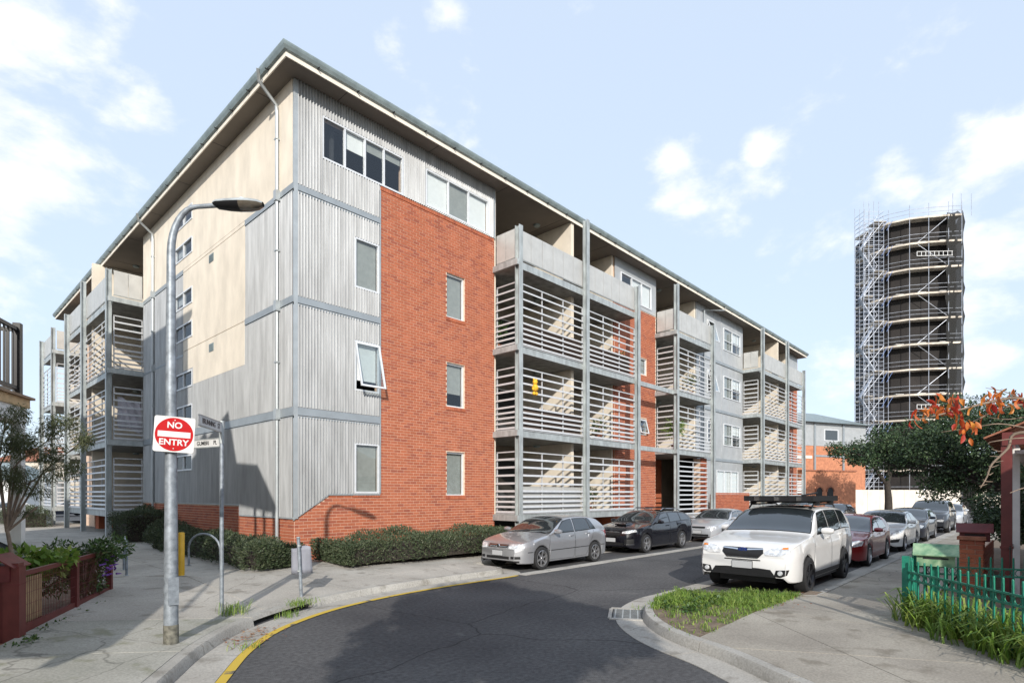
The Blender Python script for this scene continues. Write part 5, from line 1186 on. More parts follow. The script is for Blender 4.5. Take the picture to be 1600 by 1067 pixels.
# lush strappy weeds along the green fence
wg = MB()
for k in range(330):
    t = rng.random(); x = 3.35 - 2.7 * t + rng.gauss(0, .16); y = -12.95 - 2.15 * t + rng.gauss(0, .16); blades(wg, x, y, .15, 7, rng.uniform(.3, .62), rng, .05, .011, .8)
tag(wg.build('strappy_weeds', 'grass_leaf', fix=False), 'lush arching green weeds spilling through the green fence', 'weeds', kind='stuff')

def tree(name, label, base, trunk_h, r0, clumps, leafmat, n, L, w, seed, bark='bark', cat='tree', droop=.2):
    rng = random.Random(seed); t = empty(name, base, 0, label, cat); O = Vector(base); tb = MB(); top = Vector((rng.uniform(-.15, .15), rng.uniform(-.15, .15), trunk_h))
    tb.tube([(0, 0, -.05), tuple(top * .5 + Vector((.06, -.04, 0))), tuple(top)], [r0, r0 * .8, r0 * .62], 9)
    cr_ = MB(); tot = sum(c[3] ** 2 for c in clumps)
    for (x, y, z, r) in clumps:
        c = Vector((x, y, z)) - O; mid = top.lerp(c, .5) + Vector((rng.uniform(-.2, .2), rng.uniform(-.2, .2), .15)); tb.tube([tuple(top * .92), tuple(mid), tuple(c)], [r0 * .5, r0 * .3, r0 * .1], 6)
        for q in range(6):
            v = Vector((rng.gauss(0, 1), rng.gauss(0, 1), rng.gauss(0, .7))).normalized() * r * .85; tb.tube([tuple(mid.lerp(c, .6)), tuple(c + v * .5), tuple(c + v)], [r0 * .14, r0 * .08, r0 * .03], 5)
            m_ = int(n * r * r / tot / 7); clump(cr_, c + v * .8, (r * .45, r * .45, r * .34), m_, L, w, rng, .4, droop=droop)
        clump(cr_, c, (r * .8, r * .8, r * .62), int(n * r * r / tot / 7), L, w, rng, .4, droop=droop)
    tb.build('trunk', bark, t, smooth=60); cr_.build('crown', leafmat, t, fix=False); return t
dk = at(1560, 760, 19); 
tree('dark_tree', 'dark evergreen tree leaning over the parked cars beside the red verandah', (18.0, -13.6, .15), 2.0, .17, [(18.2, -13.2, 3.9, 1.8), (19.6, -11.9, 4.2, 1.6), (18.8, -11.4, 3.3, 1.3), (19.2, -9.9, 3.2, .9), (19.6, -10.5, 4.1, 1.3), (19.7, -9.3, 3.9, 1.05), (19.8, -8.3, 3.75, .75), (17.2, -13.9, 3.2, 1.7), (16.8, -14.3, 4.0, 1.3), (18.5, -12.3, 2.6, 1.3), (17.0, -13.9, 2.0, 1.2), (19.8, -12.4, 2.8, 1.1), (20.5, -12.8, 4.5, 1.4)], 'dark_leaf', 42000, .11, .03, 31, 'bark_dark')
fl_ = tree('flowering_shrub', 'dark garden shrub dotted with white blossoms behind the maroon letterbox', (13.6, -13.7, .15), .5, .06, [(13.6, -13.7, 1.3, .8), (14.3, -13.6, 1.7, .8), (12.9, -13.9, 1.1, .6)], 'dark_leaf', 9000, .08, .03, 33, 'bark_dark', 'shrub')
mat('blossom', (.70, .66, .62), .7, var=.1); bs = MB(); rng = random.Random(5)
for k in range(60):
    v = Vector((rng.gauss(0, 1), rng.gauss(0, 1), rng.gauss(0, 1))).normalized(); p = Vector((.3, 0, 1.25)) + Vector((v.x * .95, v.y * .75, v.z * .75)); bs.lathe([(0, -.02), (.035, 0), (.02, .025), (0, .03)], 6, c=p)
bs.build('blossom', 'blossom', fl_)
sp3 = at(1388, 790, 44); tree('street_tree', 'far street tree with thick grey trunk before the white hoarding', (sp3.x, sp3.y, 0), 3.0, .32, [(sp3.x - .5, sp3.y - .6, 5.4, 2.0), (sp3.x + .8, sp3.y - 1.0, 6.0, 2.2), (sp3.x - .2, sp3.y + 1.6, 5.2, 1.5)], 'dark_leaf', 9000, .2, .06, 35, 'bark_dark')
sh_ = tree('plane_tree', 'leafy street tree on the verge behind the corner', (-10.2, -18.4, .1), 4.0, .2, [(-10, -18.2, 6.6, 1.5), (-9.2, -18.8, 6.2, 1.2), (-10.8, -17.6, 6.3, 1.2), (-10.2, -19.2, 7.2, 1.1), (-10.0, -17.6, 7.4, 1.1)], 'green_leaf', 30000, .18, .08, 37)
bt = at(22, 772, 7.8)
tree('bottlebrush', 'wispy bottlebrush with fine drooping leaves behind the white porch post', (bt.x, bt.y, .16), 1.5, .035, [(*at(60, 690, 7.8), .30), (*at(102, 668, 8.0), .30), (*at(22, 685, 7.7), .32), (*at(90, 725, 7.9), .28), (*at(50, 750, 7.8), .28), (*at(128, 690, 8.1), .17), (*at(10, 650, 7.6), .25), (*at(10, 740, 7.7), .25), (*at(46, 800, 7.9), .12)], 'olive_leaf', 9000, .07, .005, 39, 'twig', droop=.9)
# autumn branches from a garden tree on the right
rand_mat('autumn_leaf', [(.55, .09, .02), (.62, .20, .03), (.38, .025, .015), (.65, .28, .05), (.48, .05, .02), (.30, .02, .015)], .5, trans=.35)
tb_ = Vector((.35, -15.3, .15)); au = empty('persimmon_tree', tb_, 0, 'nearly bare garden tree with hanging orange and red leaves', 'tree')
lm = []
for q in range(3):
    m_ = MB(); pr = [(0, 0), (.018, .014), (.040, .022), (.065, .020), (.09, .010), (.105, 0)]; b_ = .010 + .008 * q
    vs = [(0, 0, 0)]; fs = []
    L_ = [(w, -d, b_ * math.sin(d * 30) + .012 * q * d * 10) for d, w in pr]; R_ = [(-w, -d, b_ * math.sin(d * 30) + .006 * q) for d, w in pr]; C_ = [(0, -d, -.006 + b_ * math.sin(d * 30)) for d, w in pr]; n6 = len(pr)
    m_.add(L_ + C_ + R_, [(i, i + 1, n6 + i + 1, n6 + i) for i in range(n6 - 1)] + [(n6 + i, n6 + i + 1, 2 * n6 + i + 1, 2 * n6 + i) for i in range(n6 - 1)]); me = m_.mesh('leaf', 80, False); me.materials.append(M['autumn_leaf']); lm.append(me)
MB().tube([(0, 0, -.05), (.05, .03, 1.0), (-.02, .1, 1.9)], [.09, .075, .06], 8).build('trunk', 'twig', au, smooth=60)
br_ = MB(); J = Vector((-.02, .1, 1.9)); rng = random.Random(77)
def limb(pp, d, r0, r1):
    P = [at(x, y, q) - tb_ for (x, y), q in zip(pp, d)]; P = smooth_path(P, 4); br_.tube(P, [r0 + (r1 - r0) * i / (len(P) - 1) for i in range(len(P))], 6); return P
root_px = (1760, 640)
A = limb([root_px, (1660, 640), (1590, 622), (1540, 630), (1500, 640), (1450, 652), (1425, 656)], [5.3] * 7, .02, .003); B_ = limb([(1660, 640), (1600, 632), (1560, 640), (1528, 655), (1500, 668)], [5.3, 5.4, 5.5, 5.5, 5.5], .012, .003)
C_ = limb([root_px, (1640, 672), (1585, 678), (1575, 700), (1550, 725), (1542, 745), (1532, 762)], [5.2, 5.2, 5.3, 5.3, 5.3, 5.3, 5.3], .02, .004); D_ = limb([(1600, 668), (1560, 662), (1520, 668), (1470, 675)], [5.3, 5.3, 5.4, 5.4], .007, .002); limb([(1600, 625), (1570, 612), (1540, 606)], [5.3, 5.3, 5.4], .006, .002)
limb([(1640, 690), (1600, 684), (1550, 690), (1545, 694)], [5.2, 5.2, 5.3, 5.3], .008, .002); limb([(1610, 650), (1575, 655), (1545, 652)], [5.3, 5.3, 5.3], .006, .002); limb([(1650, 752), (1600, 762), (1578, 770)], [5.2, 5.2, 5.2], .008, .003)
br_.tube([tuple(J), tuple((at(*root_px, 5.3) - tb_) * .5 + J * .5 + Vector((0, 0, .15))), tuple(at(*root_px, 5.3) - tb_)], [.05, .035, .02], 8)
for (x, y) in ((1562, 713), (1556, 722), (1550, 730), (1546, 742), (1560, 705), (1540, 752), (1536, 758)):
    for sg in (-1, 1): p = at(x, y, 5.3) - tb_; br_.tube([tuple(p), tuple(p + RGT * sg * rng.uniform(.02, .11) + Vector((0, 0, rng.uniform(-.01, .03))))], [.0045, .002], 5)
br_.build('branches', 'twig', au, smooth=60)
leafpos = [(rng.gauss(1462, 18), rng.gauss(636, 9)) for _ in range(20)] + [(rng.gauss(1515, 13), rng.gauss(660, 10)) for _ in range(11)] + [(rng.gauss(1553, 14), rng.gauss(616, 9)) for _ in range(12)] + [(rng.gauss(1590, 8), rng.gauss(620, 8)) for _ in range(8)] + [(rng.uniform(1435, 1500), rng.gauss(625, 6)) for _ in range(8)] + [(rng.uniform(1610, 1720), rng.gauss(640, 14)) for _ in range(14)] + [(rng.gauss(1475, 22), rng.gauss(640, 11)) for _ in range(16)] + [(rng.gauss(1522, 14), rng.gauss(668, 11)) for _ in range(10)] + [(rng.gauss(1562, 16), rng.gauss(618, 10)) for _ in range(12)]
for (x, y) in leafpos:
    p = at(x, y, rng.uniform(5.15, 5.6)) - tb_; o = link('leaf', rng.choice(lm), None, au, p); o.rotation_euler = (rad(80) + rng.gauss(0, .35), rng.gauss(0, .45), rng.uniform(0, 6.28)); k = rng.uniform(.7, 1.1); o.scale = (k, k, k)
# ------------------------------------------------------------------ front gardens on the right: green fence, letterboxes, verandah
mat('fence_green', (.014, .19, .125), .4, var=.2, scale=7); mat('box_green', (.09, .28, .15), .5, var=.35, scale=6, col2=(.30, .42, .26)); mat('maroon', (.13, .022, .022), .55, var=.2, scale=6); mat('red_paint', (.13, .026, .022), .5, var=.15, scale=5); mat('terracotta', (.30, .12, .07), .85, var=.3, scale=9, bump=.3)
gf = empty('green_fence', (3.35, -12.80, .15), 0, 'low green metal picket fence with rings between its rails', 'fence'); GO = Vector((3.35, -12.80, .15))
ring_mb = MB(); ring_mb.tube([(.048 * math.cos(2 * math.pi * k / 16), 0, .048 * math.sin(2 * math.pi * k / 16)) for k in range(17)], .006, 6, cap=False); ring_me = ring_mb.mesh('ring', 60); ring_me.materials.append(M['fence_green'])
pk = MB(); pk.tube([(0, 0, .03), (0, 0, .90)], .0135, 8); pk.lathe([(.0135, .90), (.011, .915), (0, .918)], 8); pick_me = pk.mesh('picket', 50); pick_me.materials.append(M['fence_green'])
def green_run(a, b, endpost=True):
    A = Vector((*a, .15)) - GO; Bv = Vector((*b, .15)) - GO; d = (Bv - A); L = d.length; dn = d.normalized(); ang = math.atan2(dn.y, dn.x)
    for z in (.74, .62, .12): MB().bar(A + Vector((0, 0, z)), Bv + Vector((0, 0, z)), .032, .022).build('rail', 'fence_green', gf)
    n = max(1, round(L / .145))
    for k in range(n + 1):
        if k in (0,) : continue
        p = A + d * (k / n); o = link('picket', pick_me, None, gf, p)
    for k in range(n):
        p = A + d * ((k + .5) / n); o = link('ring', ring_me, None, gf, p + Vector((0, 0, .68))); o.rotation_euler = (0, 0, ang)
    return A, Bv
green_run((3.35, -12.80), (.55, -15.05)); green_run((3.35, -12.80), (4.25, -12.80)); green_run((4.25, -12.80), (5.1, -14.9))
for p in ((3.35, -12.80), (4.25, -12.80)): MB().box(p[0] - GO.x - .045, p[0] - GO.x + .045, p[1] - GO.y - .045, p[1] - GO.y + .045, 0, .97).build('post', 'fence_green', gf)
def letterbox(name, label, loc, ang, m, post_m, w=.48, h=.20, z=.78):
    l = empty(name, loc, ang, label, 'letterbox')
    MB().box(-.05, .05, -.05, .05, 0, z).build('post', post_m, l); MB().box(-w / 2, w / 2, -.16, .16, z, z + h).build('box', m, l)
    rf_ = MB(); rf_.add([(x, y, q) for x in (-w / 2 - .05, w / 2 + .05) for y, q in ((-.22, z + h - .02), (0, z + h + .14), (.22, z + h - .02), (-.22, z + h - .035), (0, z + h + .12), (.22, z + h - .035))], [(0, 1, 7, 6), (1, 2, 8, 7), (3, 9, 10, 4), (4, 10, 11, 5), (0, 6, 9, 3), (2, 5, 11, 8), (0, 3, 4, 1), (1, 4, 5, 2), (6, 7, 10, 9), (7, 8, 11, 10)]); rf_.build('roof', m, l)
    MB().box(-w / 2 + .08, w / 2 - .08, -.163, -.1605, z + h * .55, z + h * .7).build('slot', 'dark', l); return l
letterbox('letterbox', 'pale green gabled letterbox behind the green picket fence', (4.1, -13.08, .15), rad(-84), 'box_green', 'fence_green')
letterbox('letterbox', 'maroon gabled letterbox on a low brick pier', (7.15, -13.35, .15), rad(-86), 'maroon', 'maroon', .46, .2, 1.0)
bwf = empty('brick_fence', (5.9, -13.0, .15), 0, 'low red brick garden wall with piers beside the maroon letterbox', 'wall')
def brickbox(par, x0, x1, y0, y1, z0, z1):
    core = MB(); core.box(x0 + .01, x1 - .01, y0 + .01, y1 - .01, z0, z1 - .005); core.build('mortar_core', 'mortar', par); mb = MB(); z = z0; k = 0
    while z < z1 - .05:
        for (a0, a1, fix, ax, sg) in ((x0, x1, y0, 'x', -1), (x0, x1, y1, 'x', 1), (y0, y1, x0, 'y', -1), (y0, y1, x1, 'y', 1)):
            u = a0 + (-.12 if k % 2 else 0)
            while u < a1:
                s_, e_ = max(u + .005, a0), min(u + .235, a1); u += .24
                if e_ - s_ < .04: continue
                if ax == 'x': mb.box(s_, e_, fix - .03, fix + .03, z + .005, z + .08) if False else mb.box(s_, e_, fix - (.0 if sg > 0 else .006), fix + (.006 if sg > 0 else 0.0), z + .005, z + .081)
                else: mb.box(fix - (0 if sg > 0 else .006), fix + (.006 if sg > 0 else 0), s_, e_, z + .005, z + .081)
        z += .086; k += 1
    o = mb.build('brickwork', 'brick', par); tag(o, kind='stuff')
brickbox(bwf, 0.9, 1.25, -.5, -.15, 0, 1.03); brickbox(bwf, 1.3, 5.6, -.42, -.2, 0, .78)
for q in ((.86, 1.29, -.54, -.11, 1.035, 1.10),): MB().box(*q).build('coping', 'terracotta', bwf)
bf = empty('black_fence', (7.5, -13.9, .15), 0, 'thin black metal fence behind the red verandah post', 'fence')
for z in (.2, .95): MB().box(-1.5, 2.8, -.015, .015, z, z + .03).build('rail', 'black', bf)
for k in range(28): MB().tube([(-1.45 + k * .155, 0, 0), (-1.45 + k * .155, 0, 1.02)], .008, 6).build('picket', 'black', bf)
# house with red verandah
hs = empty('garden_house', (2.5, -15.6, .15), 0, 'brick house with red-painted verandah post and tiled roof edge beside the green fence', 'house')
def hw_(x0, x1, y0, y1, z0, z1, m, nm): return MB().box(x0 - 2.5, x1 - 2.5, y0 + 15.6, y1 + 15.6, z0, z1).build(nm, m, hs)
hw_(1.2, 14, -23, -16.2, 0, 3.6, 'brick', 'wall')
vp = at(1573, 800, 10.0)
hw_(vp.x - .075, vp.x + .075, vp.y - .075, vp.y + .075, -.05, 2.85, 'red_paint', 'verandah_post'); hw_(vp.x - .09, vp.x + .09, vp.y - .09, vp.y + .09, .95, .99, 'red_paint', 'post_collar')
vq = at(1587, 800, 10.6); hw_(vq.x - .06, vq.x + .06, vq.y - .06, vq.y + .06, -.05, 2.75, 'white', 'white_post')
hw_(vp.x - .1, vp.x + 6.5, vp.y - .08, vp.y + .06, 2.75, 2.98, 'red_paint', 'verandah_beam'); hw_(vp.x - .1, vp.x - .0, vp.y - 2.4, vp.y - .08, 2.76, 2.97, 'red_paint', 'verandah_beam'); hw_(vp.x + .2, vp.x + 6.4, vp.y - 2.3, vp.y - .1, 2.62, 2.68, 'white', 'verandah_ceiling')
rt_ = MB(); 
for k in range(34):
    for j in range(7):
        x = vp.x + .2 + k * .24 - 2.5; y = vp.y + .12 - j * .38 + 15.6; z = 3.0 + j * .17; rt_.obox((x, y, z), ((1, 0, 0), (0, -.91, .41), (0, .41, .91)), (.115, .22, .015 + .008 * (k % 2)))
tag(rt_.build('roof_tiles', 'terracotta', hs), kind='stuff')
rf_ = MB(); rf_.add([(-1.5, -.4, 3.6), (11.6, -.4, 3.6), (11.6, -7.6, 3.6), (-1.5, -7.6, 3.6), (2, -4, 6), (8.6, -4, 6)], [(0, 1, 5, 4), (1, 2, 5), (2, 3, 4, 5), (3, 0, 4), (0, 3, 2, 1)]); rf_.build('roof', 'terracotta', hs)

# ------------------------------------------------------------------ front garden and terrace house on the left
U = Vector((.48, .877, 0)).normalized(); NV = Vector((.877, -.48, 0)).normalized()
rf0 = Vector((-6.03, -4.80, .16)); rf1 = Vector((-4.42, -1.86, .16)); fz = empty('red_fence', rf0, 0, 'dark red timber fence with wire mesh and a stout rounded gate post', 'fence'); dL = (rf1 - rf0); Lf = dL.length; dn = dL.normalized()
pm = MB(); pm.obox((0, 0, .49), (dn, NV, (0, 0, 1)), (.085, .085, .49)); pm.obox((0, 0, 1.0), (dn, NV, (0, 0, 1)), (.07, .07, .025)); pm.build('gate_post', 'red_paint', fz)
tr_ = MB(); tr_.obox((0, 0, .76), (dn, NV, (0, 0, 1)), (.088, .088, .012)); tr_.build('post_groove', 'maroon', fz)
MB().bar(dn * .12 + Vector((0, 0, .10)), dL + Vector((0, 0, .10)), .04, .20).build('bottom_board', 'red_paint', fz); MB().bar(dn * .12 + Vector((0, 0, .86)), dL + Vector((0, 0, .86)), .05, .06).build('top_rail', 'red_paint', fz)
for t in (.55, 1.0): p = dL * t; m_ = MB(); m_.obox(p + Vector((0, 0, .46)), (dn, NV, (0, 0, 1)), (.045, .045, .46)); m_.build('post', 'red_paint', fz)
wr_ = MB(); k = .14
while k < Lf: wr_.tube([dn * k + Vector((0, 0, .2)) + NV * .02, dn * k + Vector((0, 0, .84)) + NV * .02], .0028, 5); k += .05
for z in (.3, .45, .6, .75): wr_.tube([dn * .1 + Vector((0, 0, z)) + NV * .02, dL + Vector((0, 0, z)) + NV * .02], .0028, 5)
tag(wr_.build('wire_mesh', 'maroon', fz), kind='stuff')
mat('bamboo', (.42, .29, .16), .7, var=.25, scale=10, stretch=(3, 3, .6))
bp_ = empty('bamboo_panel', rf0 + dn * .35 - NV * .12, 0, 'tan timber board panel propped behind the wire mesh', 'panel')
for k in range(8): m_ = MB(); m_.obox(dn * (.09 * k) + Vector((0, 0, .42)), (dn, NV, (0, 0, 1)), (.042, .012, .34)); m_.build('board', 'bamboo', bp_)
def bush(name, label, c, rads, n, L, w, m, seed, cat='plant', flowers=None, fm=None):
    rng = random.Random(seed); b = empty(name, (c[0], c[1], .16), 0, label, cat); mb = MB(); cc = Vector((0, 0, c[2] - .16))
    for k in range(9):
        v = Vector((rng.gauss(0, .5), rng.gauss(0, .5), rng.gauss(0, .5))); clump(mb, cc + Vector((v.x * rads[0], v.y * rads[1], v.z * rads[2])), (rads[0] * .55, rads[1] * .55, rads[2] * .5), n // 9, L, w, rng, .5, zmin=.03)
    mb.build('foliage', m, b, fix=False); st_ = MB()
    for k in range(12): a = rng.uniform(0, 6.28); st_.tube([(0, 0, 0), (math.cos(a) * rads[0] * .4, math.sin(a) * rads[1] * .4, cc.z), (math.cos(a) * rads[0] * .8, math.sin(a) * rads[1] * .8, cc.z + rads[2] * .7)], [.012, .008, .004], 5)
    st_.build('stems', 'twig', b)
    if flowers:
        f = MB()
        for k in range(flowers): 
            a = rng.uniform(-.5, 1.2); v = NV * rads[0] * rng.uniform(.7, 1.05) + U * rng.uniform(-.3, .3) + Vector((0, 0, cc.z + rng.uniform(-.15, .2)))
            f.tube([tuple(v), tuple(v + NV * .05 + U * rng.uniform(-.12, .12) + Vector((0, 0, rng.uniform(-.03, .05))))], [.018, .006], 6)
        f.build('flower_spikes', fm, b)
mat('purple', (.16, .06, .30), .7, var=.3, scale=20)
g1 = rf0 + dn * 2.75 - NV * .2; g2 = rf0 + dn * 1.4 - NV * .45; g3 = rf0 + dn * .5 - NV * .6
bush('flowering_bush', 'bushy dark-leaved plant with purple flower spikes over the fence end', (g1.x, g1.y, .80), (.45, .45, .42), 3400, .10, .017, 'green_leaf', 3, flowers=26, fm='purple')
bush('garden_plant', 'light green leafy plant above the middle of the red fence', (g2.x, g2.y, .95), (.4, .4, .26), 1500, .13, .035, 'grass_leaf', 4); bush('garden_plant', 'yellow-green plant behind the gate post', (g3.x, g3.y, .8), (.3, .3, .3), 900, .12, .035, 'grass_leaf', 5)
for q, (t, o, lab) in enumerate(((.3, .3, 'black plastic pot behind the gate post'), (1.0, .35, 'black plastic pot behind the bamboo panel'))):
    c_ = rf0 + dn * t - NV * o; pt = empty('plant_pot', c_, 0, lab, 'pot'); MB().lathe([(0, 0), (.14, 0), (.17, .3), (.185, .3), (.185, .33), (.16, .33), (.15, .28), (0, .28)], 18).build('pot', 'black', pt, smooth=40); MB().lathe([(0, .283), (.15, .283)], 12).build('potting_soil', 'soil', pt, fix=False)
wl = MB(); rng = random.Random(8)
for k in range(46): t = rng.random(); p = rf0 + dn * (t * Lf) + NV * (.1 + rng.random() * .15); clump(wl, (p.x, p.y, .2), (.07, .07, .05), 14, .06, .02, rng)
for k in range(22): t = rng.uniform(-.5, 0); p = rf0 + dn * t + NV * (.12 + rng.random() * .2); clump(wl, (p.x, p.y, .19), (.08, .08, .05), 14, .06, .02, rng)
tag(wl.build('fence_weeds', 'green_leaf', fix=False), 'creeping weeds along the foot of the red fence', 'weeds', kind='stuff')
lbx = at(2, 873, 7.2); letterbox('letterbox', 'dark red gabled letterbox beside the rounded gate post', (lbx.x, lbx.y, .16), math.atan2(U.y, U.x), 'maroon', 'maroon', .36, .2, .80)
stp = rf0 - dn * .55 - NV * .1; st_ = empty('tiled_step', stp, math.atan2(dn.y, dn.x), 'terracotta tiled step at the garden gate', 'step')
for k in range(4):
    for j in range(3): MB().box(-.5 + k * .25, -.255 + k * .25, -.1 + j * .25 - .3, .145 + j * .25 - .3, -.03, .03).build('tile', 'terracotta', st_)
# terrace house: porch post, balcony with black balustrade, body left of the view
PP = at(28, 772, 8.4); PP.z = .16; th_ = empty('terrace_house', PP, math.atan2(U.y, U.x), 'two-storey terrace house with white porch post and black balcony balustrade', 'house')
# local x along the frontage (U), local y = left of U (inwards)
MB().box(-.065, .065, -.065, .065, 0, 2.95).build('porch_post', 'white', th_); MB().box(-.085, .085, -.085, .085, 2.72, 2.78).build('post_mould', 'white', th_)
mat('timber', (.55, .38, .20), .6, var=.15, scale=8)
MB().box(-9, .09, -.07, .07, 2.95, 3.17).build('porch_beam', 'white', th_); MB().box(-.03, .09, .072, 1.5, 2.95, 3.17).build('porch_beam', 'white', th_)
MB().box(-9, .12, -.10, 1.5, 3.17, 3.30).build('balcony_deck', 'timber', th_); MB().box(-9, .16, -.15, 1.5, 3.30, 3.335).build('deck_edge', 'wood', th_)
for z in (3.42, 4.28): MB().box(-9, -.0, -.04, .01, z, z + .05).build('balustrade_rail', 'black', th_)
MB().box(-.09, .0, -.06, .03, 3.335, 4.40).build('balustrade_post', 'black', th_); MB().box(-.07, -.02, -.05, 1.5, 4.28, 4.33).build('balustrade_rail', 'black', th_); MB().box(-.07, -.02, -.05, 1.5, 3.42, 3.47).build('balustrade_rail', 'black', th_)
for k in range(48): MB().box(-.2 - k * .115, -.175 - k * .115, -.025, -.005, 3.47, 4.28).build('baluster', 'black', th_)
for k in range(10): MB().box(-.055, -.035, .1 + k * .13, .125 + k * .13, 3.47, 4.28).build('baluster', 'black', th_)
mat('house_cream', (.55, .50, .42), .85, var=.08, scale=2)
br2 = MB(); br2.add([(x, y, z) for x in (-5.3, -1.6) for y, z in ((-.3, 6.95), (1.5, 8.25), (-.3, 7.1), (1.5, 8.4))], [(0, 1, 3, 2), (4, 6, 7, 5), (0, 4, 5, 1), (2, 3, 7, 6), (0, 2, 6, 4), (1, 5, 7, 3)]); br2.build('shading_roof', 'gutter', th_)  # unseen roof, added and shaped to shade the lower side wall
for q in (-5.2, -3.4, -1.7): MB().box(q - .05, q + .05, -.2, -.1, 3.335, 7.05).build('shading_roof_post', 'white', th_)  # unseen posts added under that roof
MB().box(-5.2, .9, 1.5, 9, -.1, 8.3).build('wall', 'house_cream', th_); MB().box(-11.5, -5.2, 1.5, 8, -.1, 5.4).build('wing_wall', 'house_cream', th_)
gb = MB(); gb.add([(-5.4, 1.3, 8.3), (1.1, 1.3, 8.3), (1.1, 9.2, 8.3), (-5.4, 9.2, 8.3), (-2.1, 1.3, 10.0), (-2.1, 9.2, 10.0)], [(0, 1, 4), (1, 2, 5, 4), (2, 3, 5), (3, 0, 4, 5), (0, 3, 2, 1)]); gb.build('roof', 'terracotta', th_); MB().box(-4.3, -3.5, 3, 3.6, 8.5, 11.0).build('chimney', 'brick', th_)
ab = empty('rear_apartment_block', (-8.0, 3.0, 0), 0, 'tall rendered apartment block beyond the terrace house', 'building')
MB().box(-6, .2, -3.6, 2.4, 0, 13.6).build('wall', 'house_cream', ab); MB().box(-6, .0, 2.4, 5.5, 0, 10.5).build('wing_wall', 'house_cream', ab); MB().box(-6.2, .4, -3.8, 2.6, 13.6, 13.8).build('parapet', 'fascia', ab)
for z in (1.2, 4.1, 7.0, 9.9):
    for y in (-2.6, -.4, 1.6): 
        w_ = MB(); w_.box(.2, .23, y - .5, y + .5, z, z + 1.4); o = w_.build('window', 'frame', ab); MB().box(.231, .236, y - .44, y + .44, z + .06, z + 1.34).build('pane', 'car_glass', o)

# ------------------------------------------------------------------ distance: scaffolded tower, brick buildings, hoarding
T0 = at(1417, 772, 70); T0.z = 0; tw = empty('scaffold_tower', T0, HEAD - rad(90), 'tall round-ended tower wrapped in scaffolding with dark netting on one side', 'tower')
# local x to the right of the view, local y away from it
mat('tower_core', (.014, .011, .010), .8, var=.5, scale=.35, detail=3); mat('plank', (.55, .49, .41), .8, var=.35, scale=1.1); mat('scaffold', (.48, .51, .57), .4, .4, var=.2, scale=2); mat('blue_tube', (.10, .17, .38), .5, var=.2)
def netmat():
    m = bpy.data.materials.new('netting'); m.use_nodes = True; n = m.node_tree.nodes; l = m.node_tree.links; p = n['Principled BSDF']; p.inputs['Base Color'].default_value = (.02, .02, .019, 1); p.inputs['Roughness'].default_value = .9
    t = n.new('ShaderNodeBsdfTransparent'); mx_ = n.new('ShaderNodeMixShader'); mx_.inputs[0].default_value = .18; l.new(p.outputs[0], mx_.inputs[1]); l.new(t.outputs[0], mx_.inputs[2]); l.new(mx_.outputs[0], n['Material Output'].inputs['Surface']); MATS['netting'] = m
netmat()
plan = [(-3.0, 5.5), (-3.3, 3.5), (-3.0, 1.4), (-2.1, -.2), (-.7, -1.1), (1.0, -1.55), (3.0, -1.9), (4.4, -2.05), (4.9, 2.0), (4.7, 6.5)]
HT = 34.9
MB().prism(plan, 0, HT).build('core', 'tower_core', tw)
face = [(-3.3, 3.5), (-3.0, 1.4), (-2.1, -.2), (-.7, -1.1), (1.0, -1.55), (3.0, -1.9), (4.4, -2.05)]
def off(P, d):
    o = offset_path([Vector(p) for p in P], -d); return [(q.x, q.y) for q in o]
outer = off(face, 1.1); inn = off(face, .1)
lv = [1.9 + 3.0 * k for k in range(12)]
for z in lv:
    pb = MB(); n = len(face); pb.add([(x, y, q) for q in (z - .12, z) for x, y in inn] + [(x, y, q) for q in (z - .12, z) for x, y in outer], [(n + i, n + i + 1, 3 * n + i + 1, 3 * n + i) for i in range(n - 1)] + [(2 * n + i, 2 * n + i + 1, 3 * n + i + 1, 3 * n + i) for i in range(n - 1)] + [(i, i + 1, 2 * n + i + 1, 2 * n + i) for i in range(n - 1)]); pb.build('platform', 'plank', tw)
    tb2 = MB(); tb2.add([(x, y, q) for q in (z - .10, z + .10) for x, y in off(face, 1.13)], [(i, i + 1, n + i + 1, n + i) for i in range(n - 1)]); tb2.build('toe_board', 'plank', tw)
    for dz in (.55, 1.05): MB().tube([(x, y, z + dz) for x, y in off(face, 1.12)], .028, 5).build('guard_rail', 'scaffold', tw)
    for x, y in ((-2.3, -1.3), (-.2, -2.1), (2.0, -2.6)):
        MB().bar((x, y + .1, z + .2), (x + .9, y - .0, z + .2), .5, .04).build('bracket_board', 'white', tw) if (int(z) % 2) else None
for x, y in outer + [(-3.6, 2.4)]: MB().tube([(x, y, 0), (x, y, HT + 1.6)], .035, 5).build('standard', 'scaffold', tw)
for x in (3.4, 4.4, 5.6): MB().tube([(x, -2.9, HT), (x, -2.9, HT + 2.6)], .03, 5).build('standard', 'scaffold', tw)
for k in range(0, 11, 2): 
    MB().tube([(-.4, -2.2, lv[k]), (3.0, -2.95, lv[k + 1])], .03, 5).build('brace', 'scaffold', tw); MB().tube([(3.0, -2.95, lv[k + 1]), (-.4, -2.2, lv[min(k + 2, 11)])], .03, 5).build('brace', 'scaffold', tw)
for k in (3, 9):                       # lattice beams
    lb_ = MB(); z = lv[k] + 1.2
    for i in range(9): x = -.9 + i * .5; lb_.box(x, x + .05, -3.0 - .02 * i, -2.95 - .02 * i, z, z + .5)
    lb_.build('lattice_web', 'white', tw)
    for q in (z, z + .5): MB().bar((-.9, -2.98, q), (3.2, -3.15, q), .05).build('lattice_chord', 'white', tw)
nm_ = MB(); cols = 9; rows_ = 30; vs = []
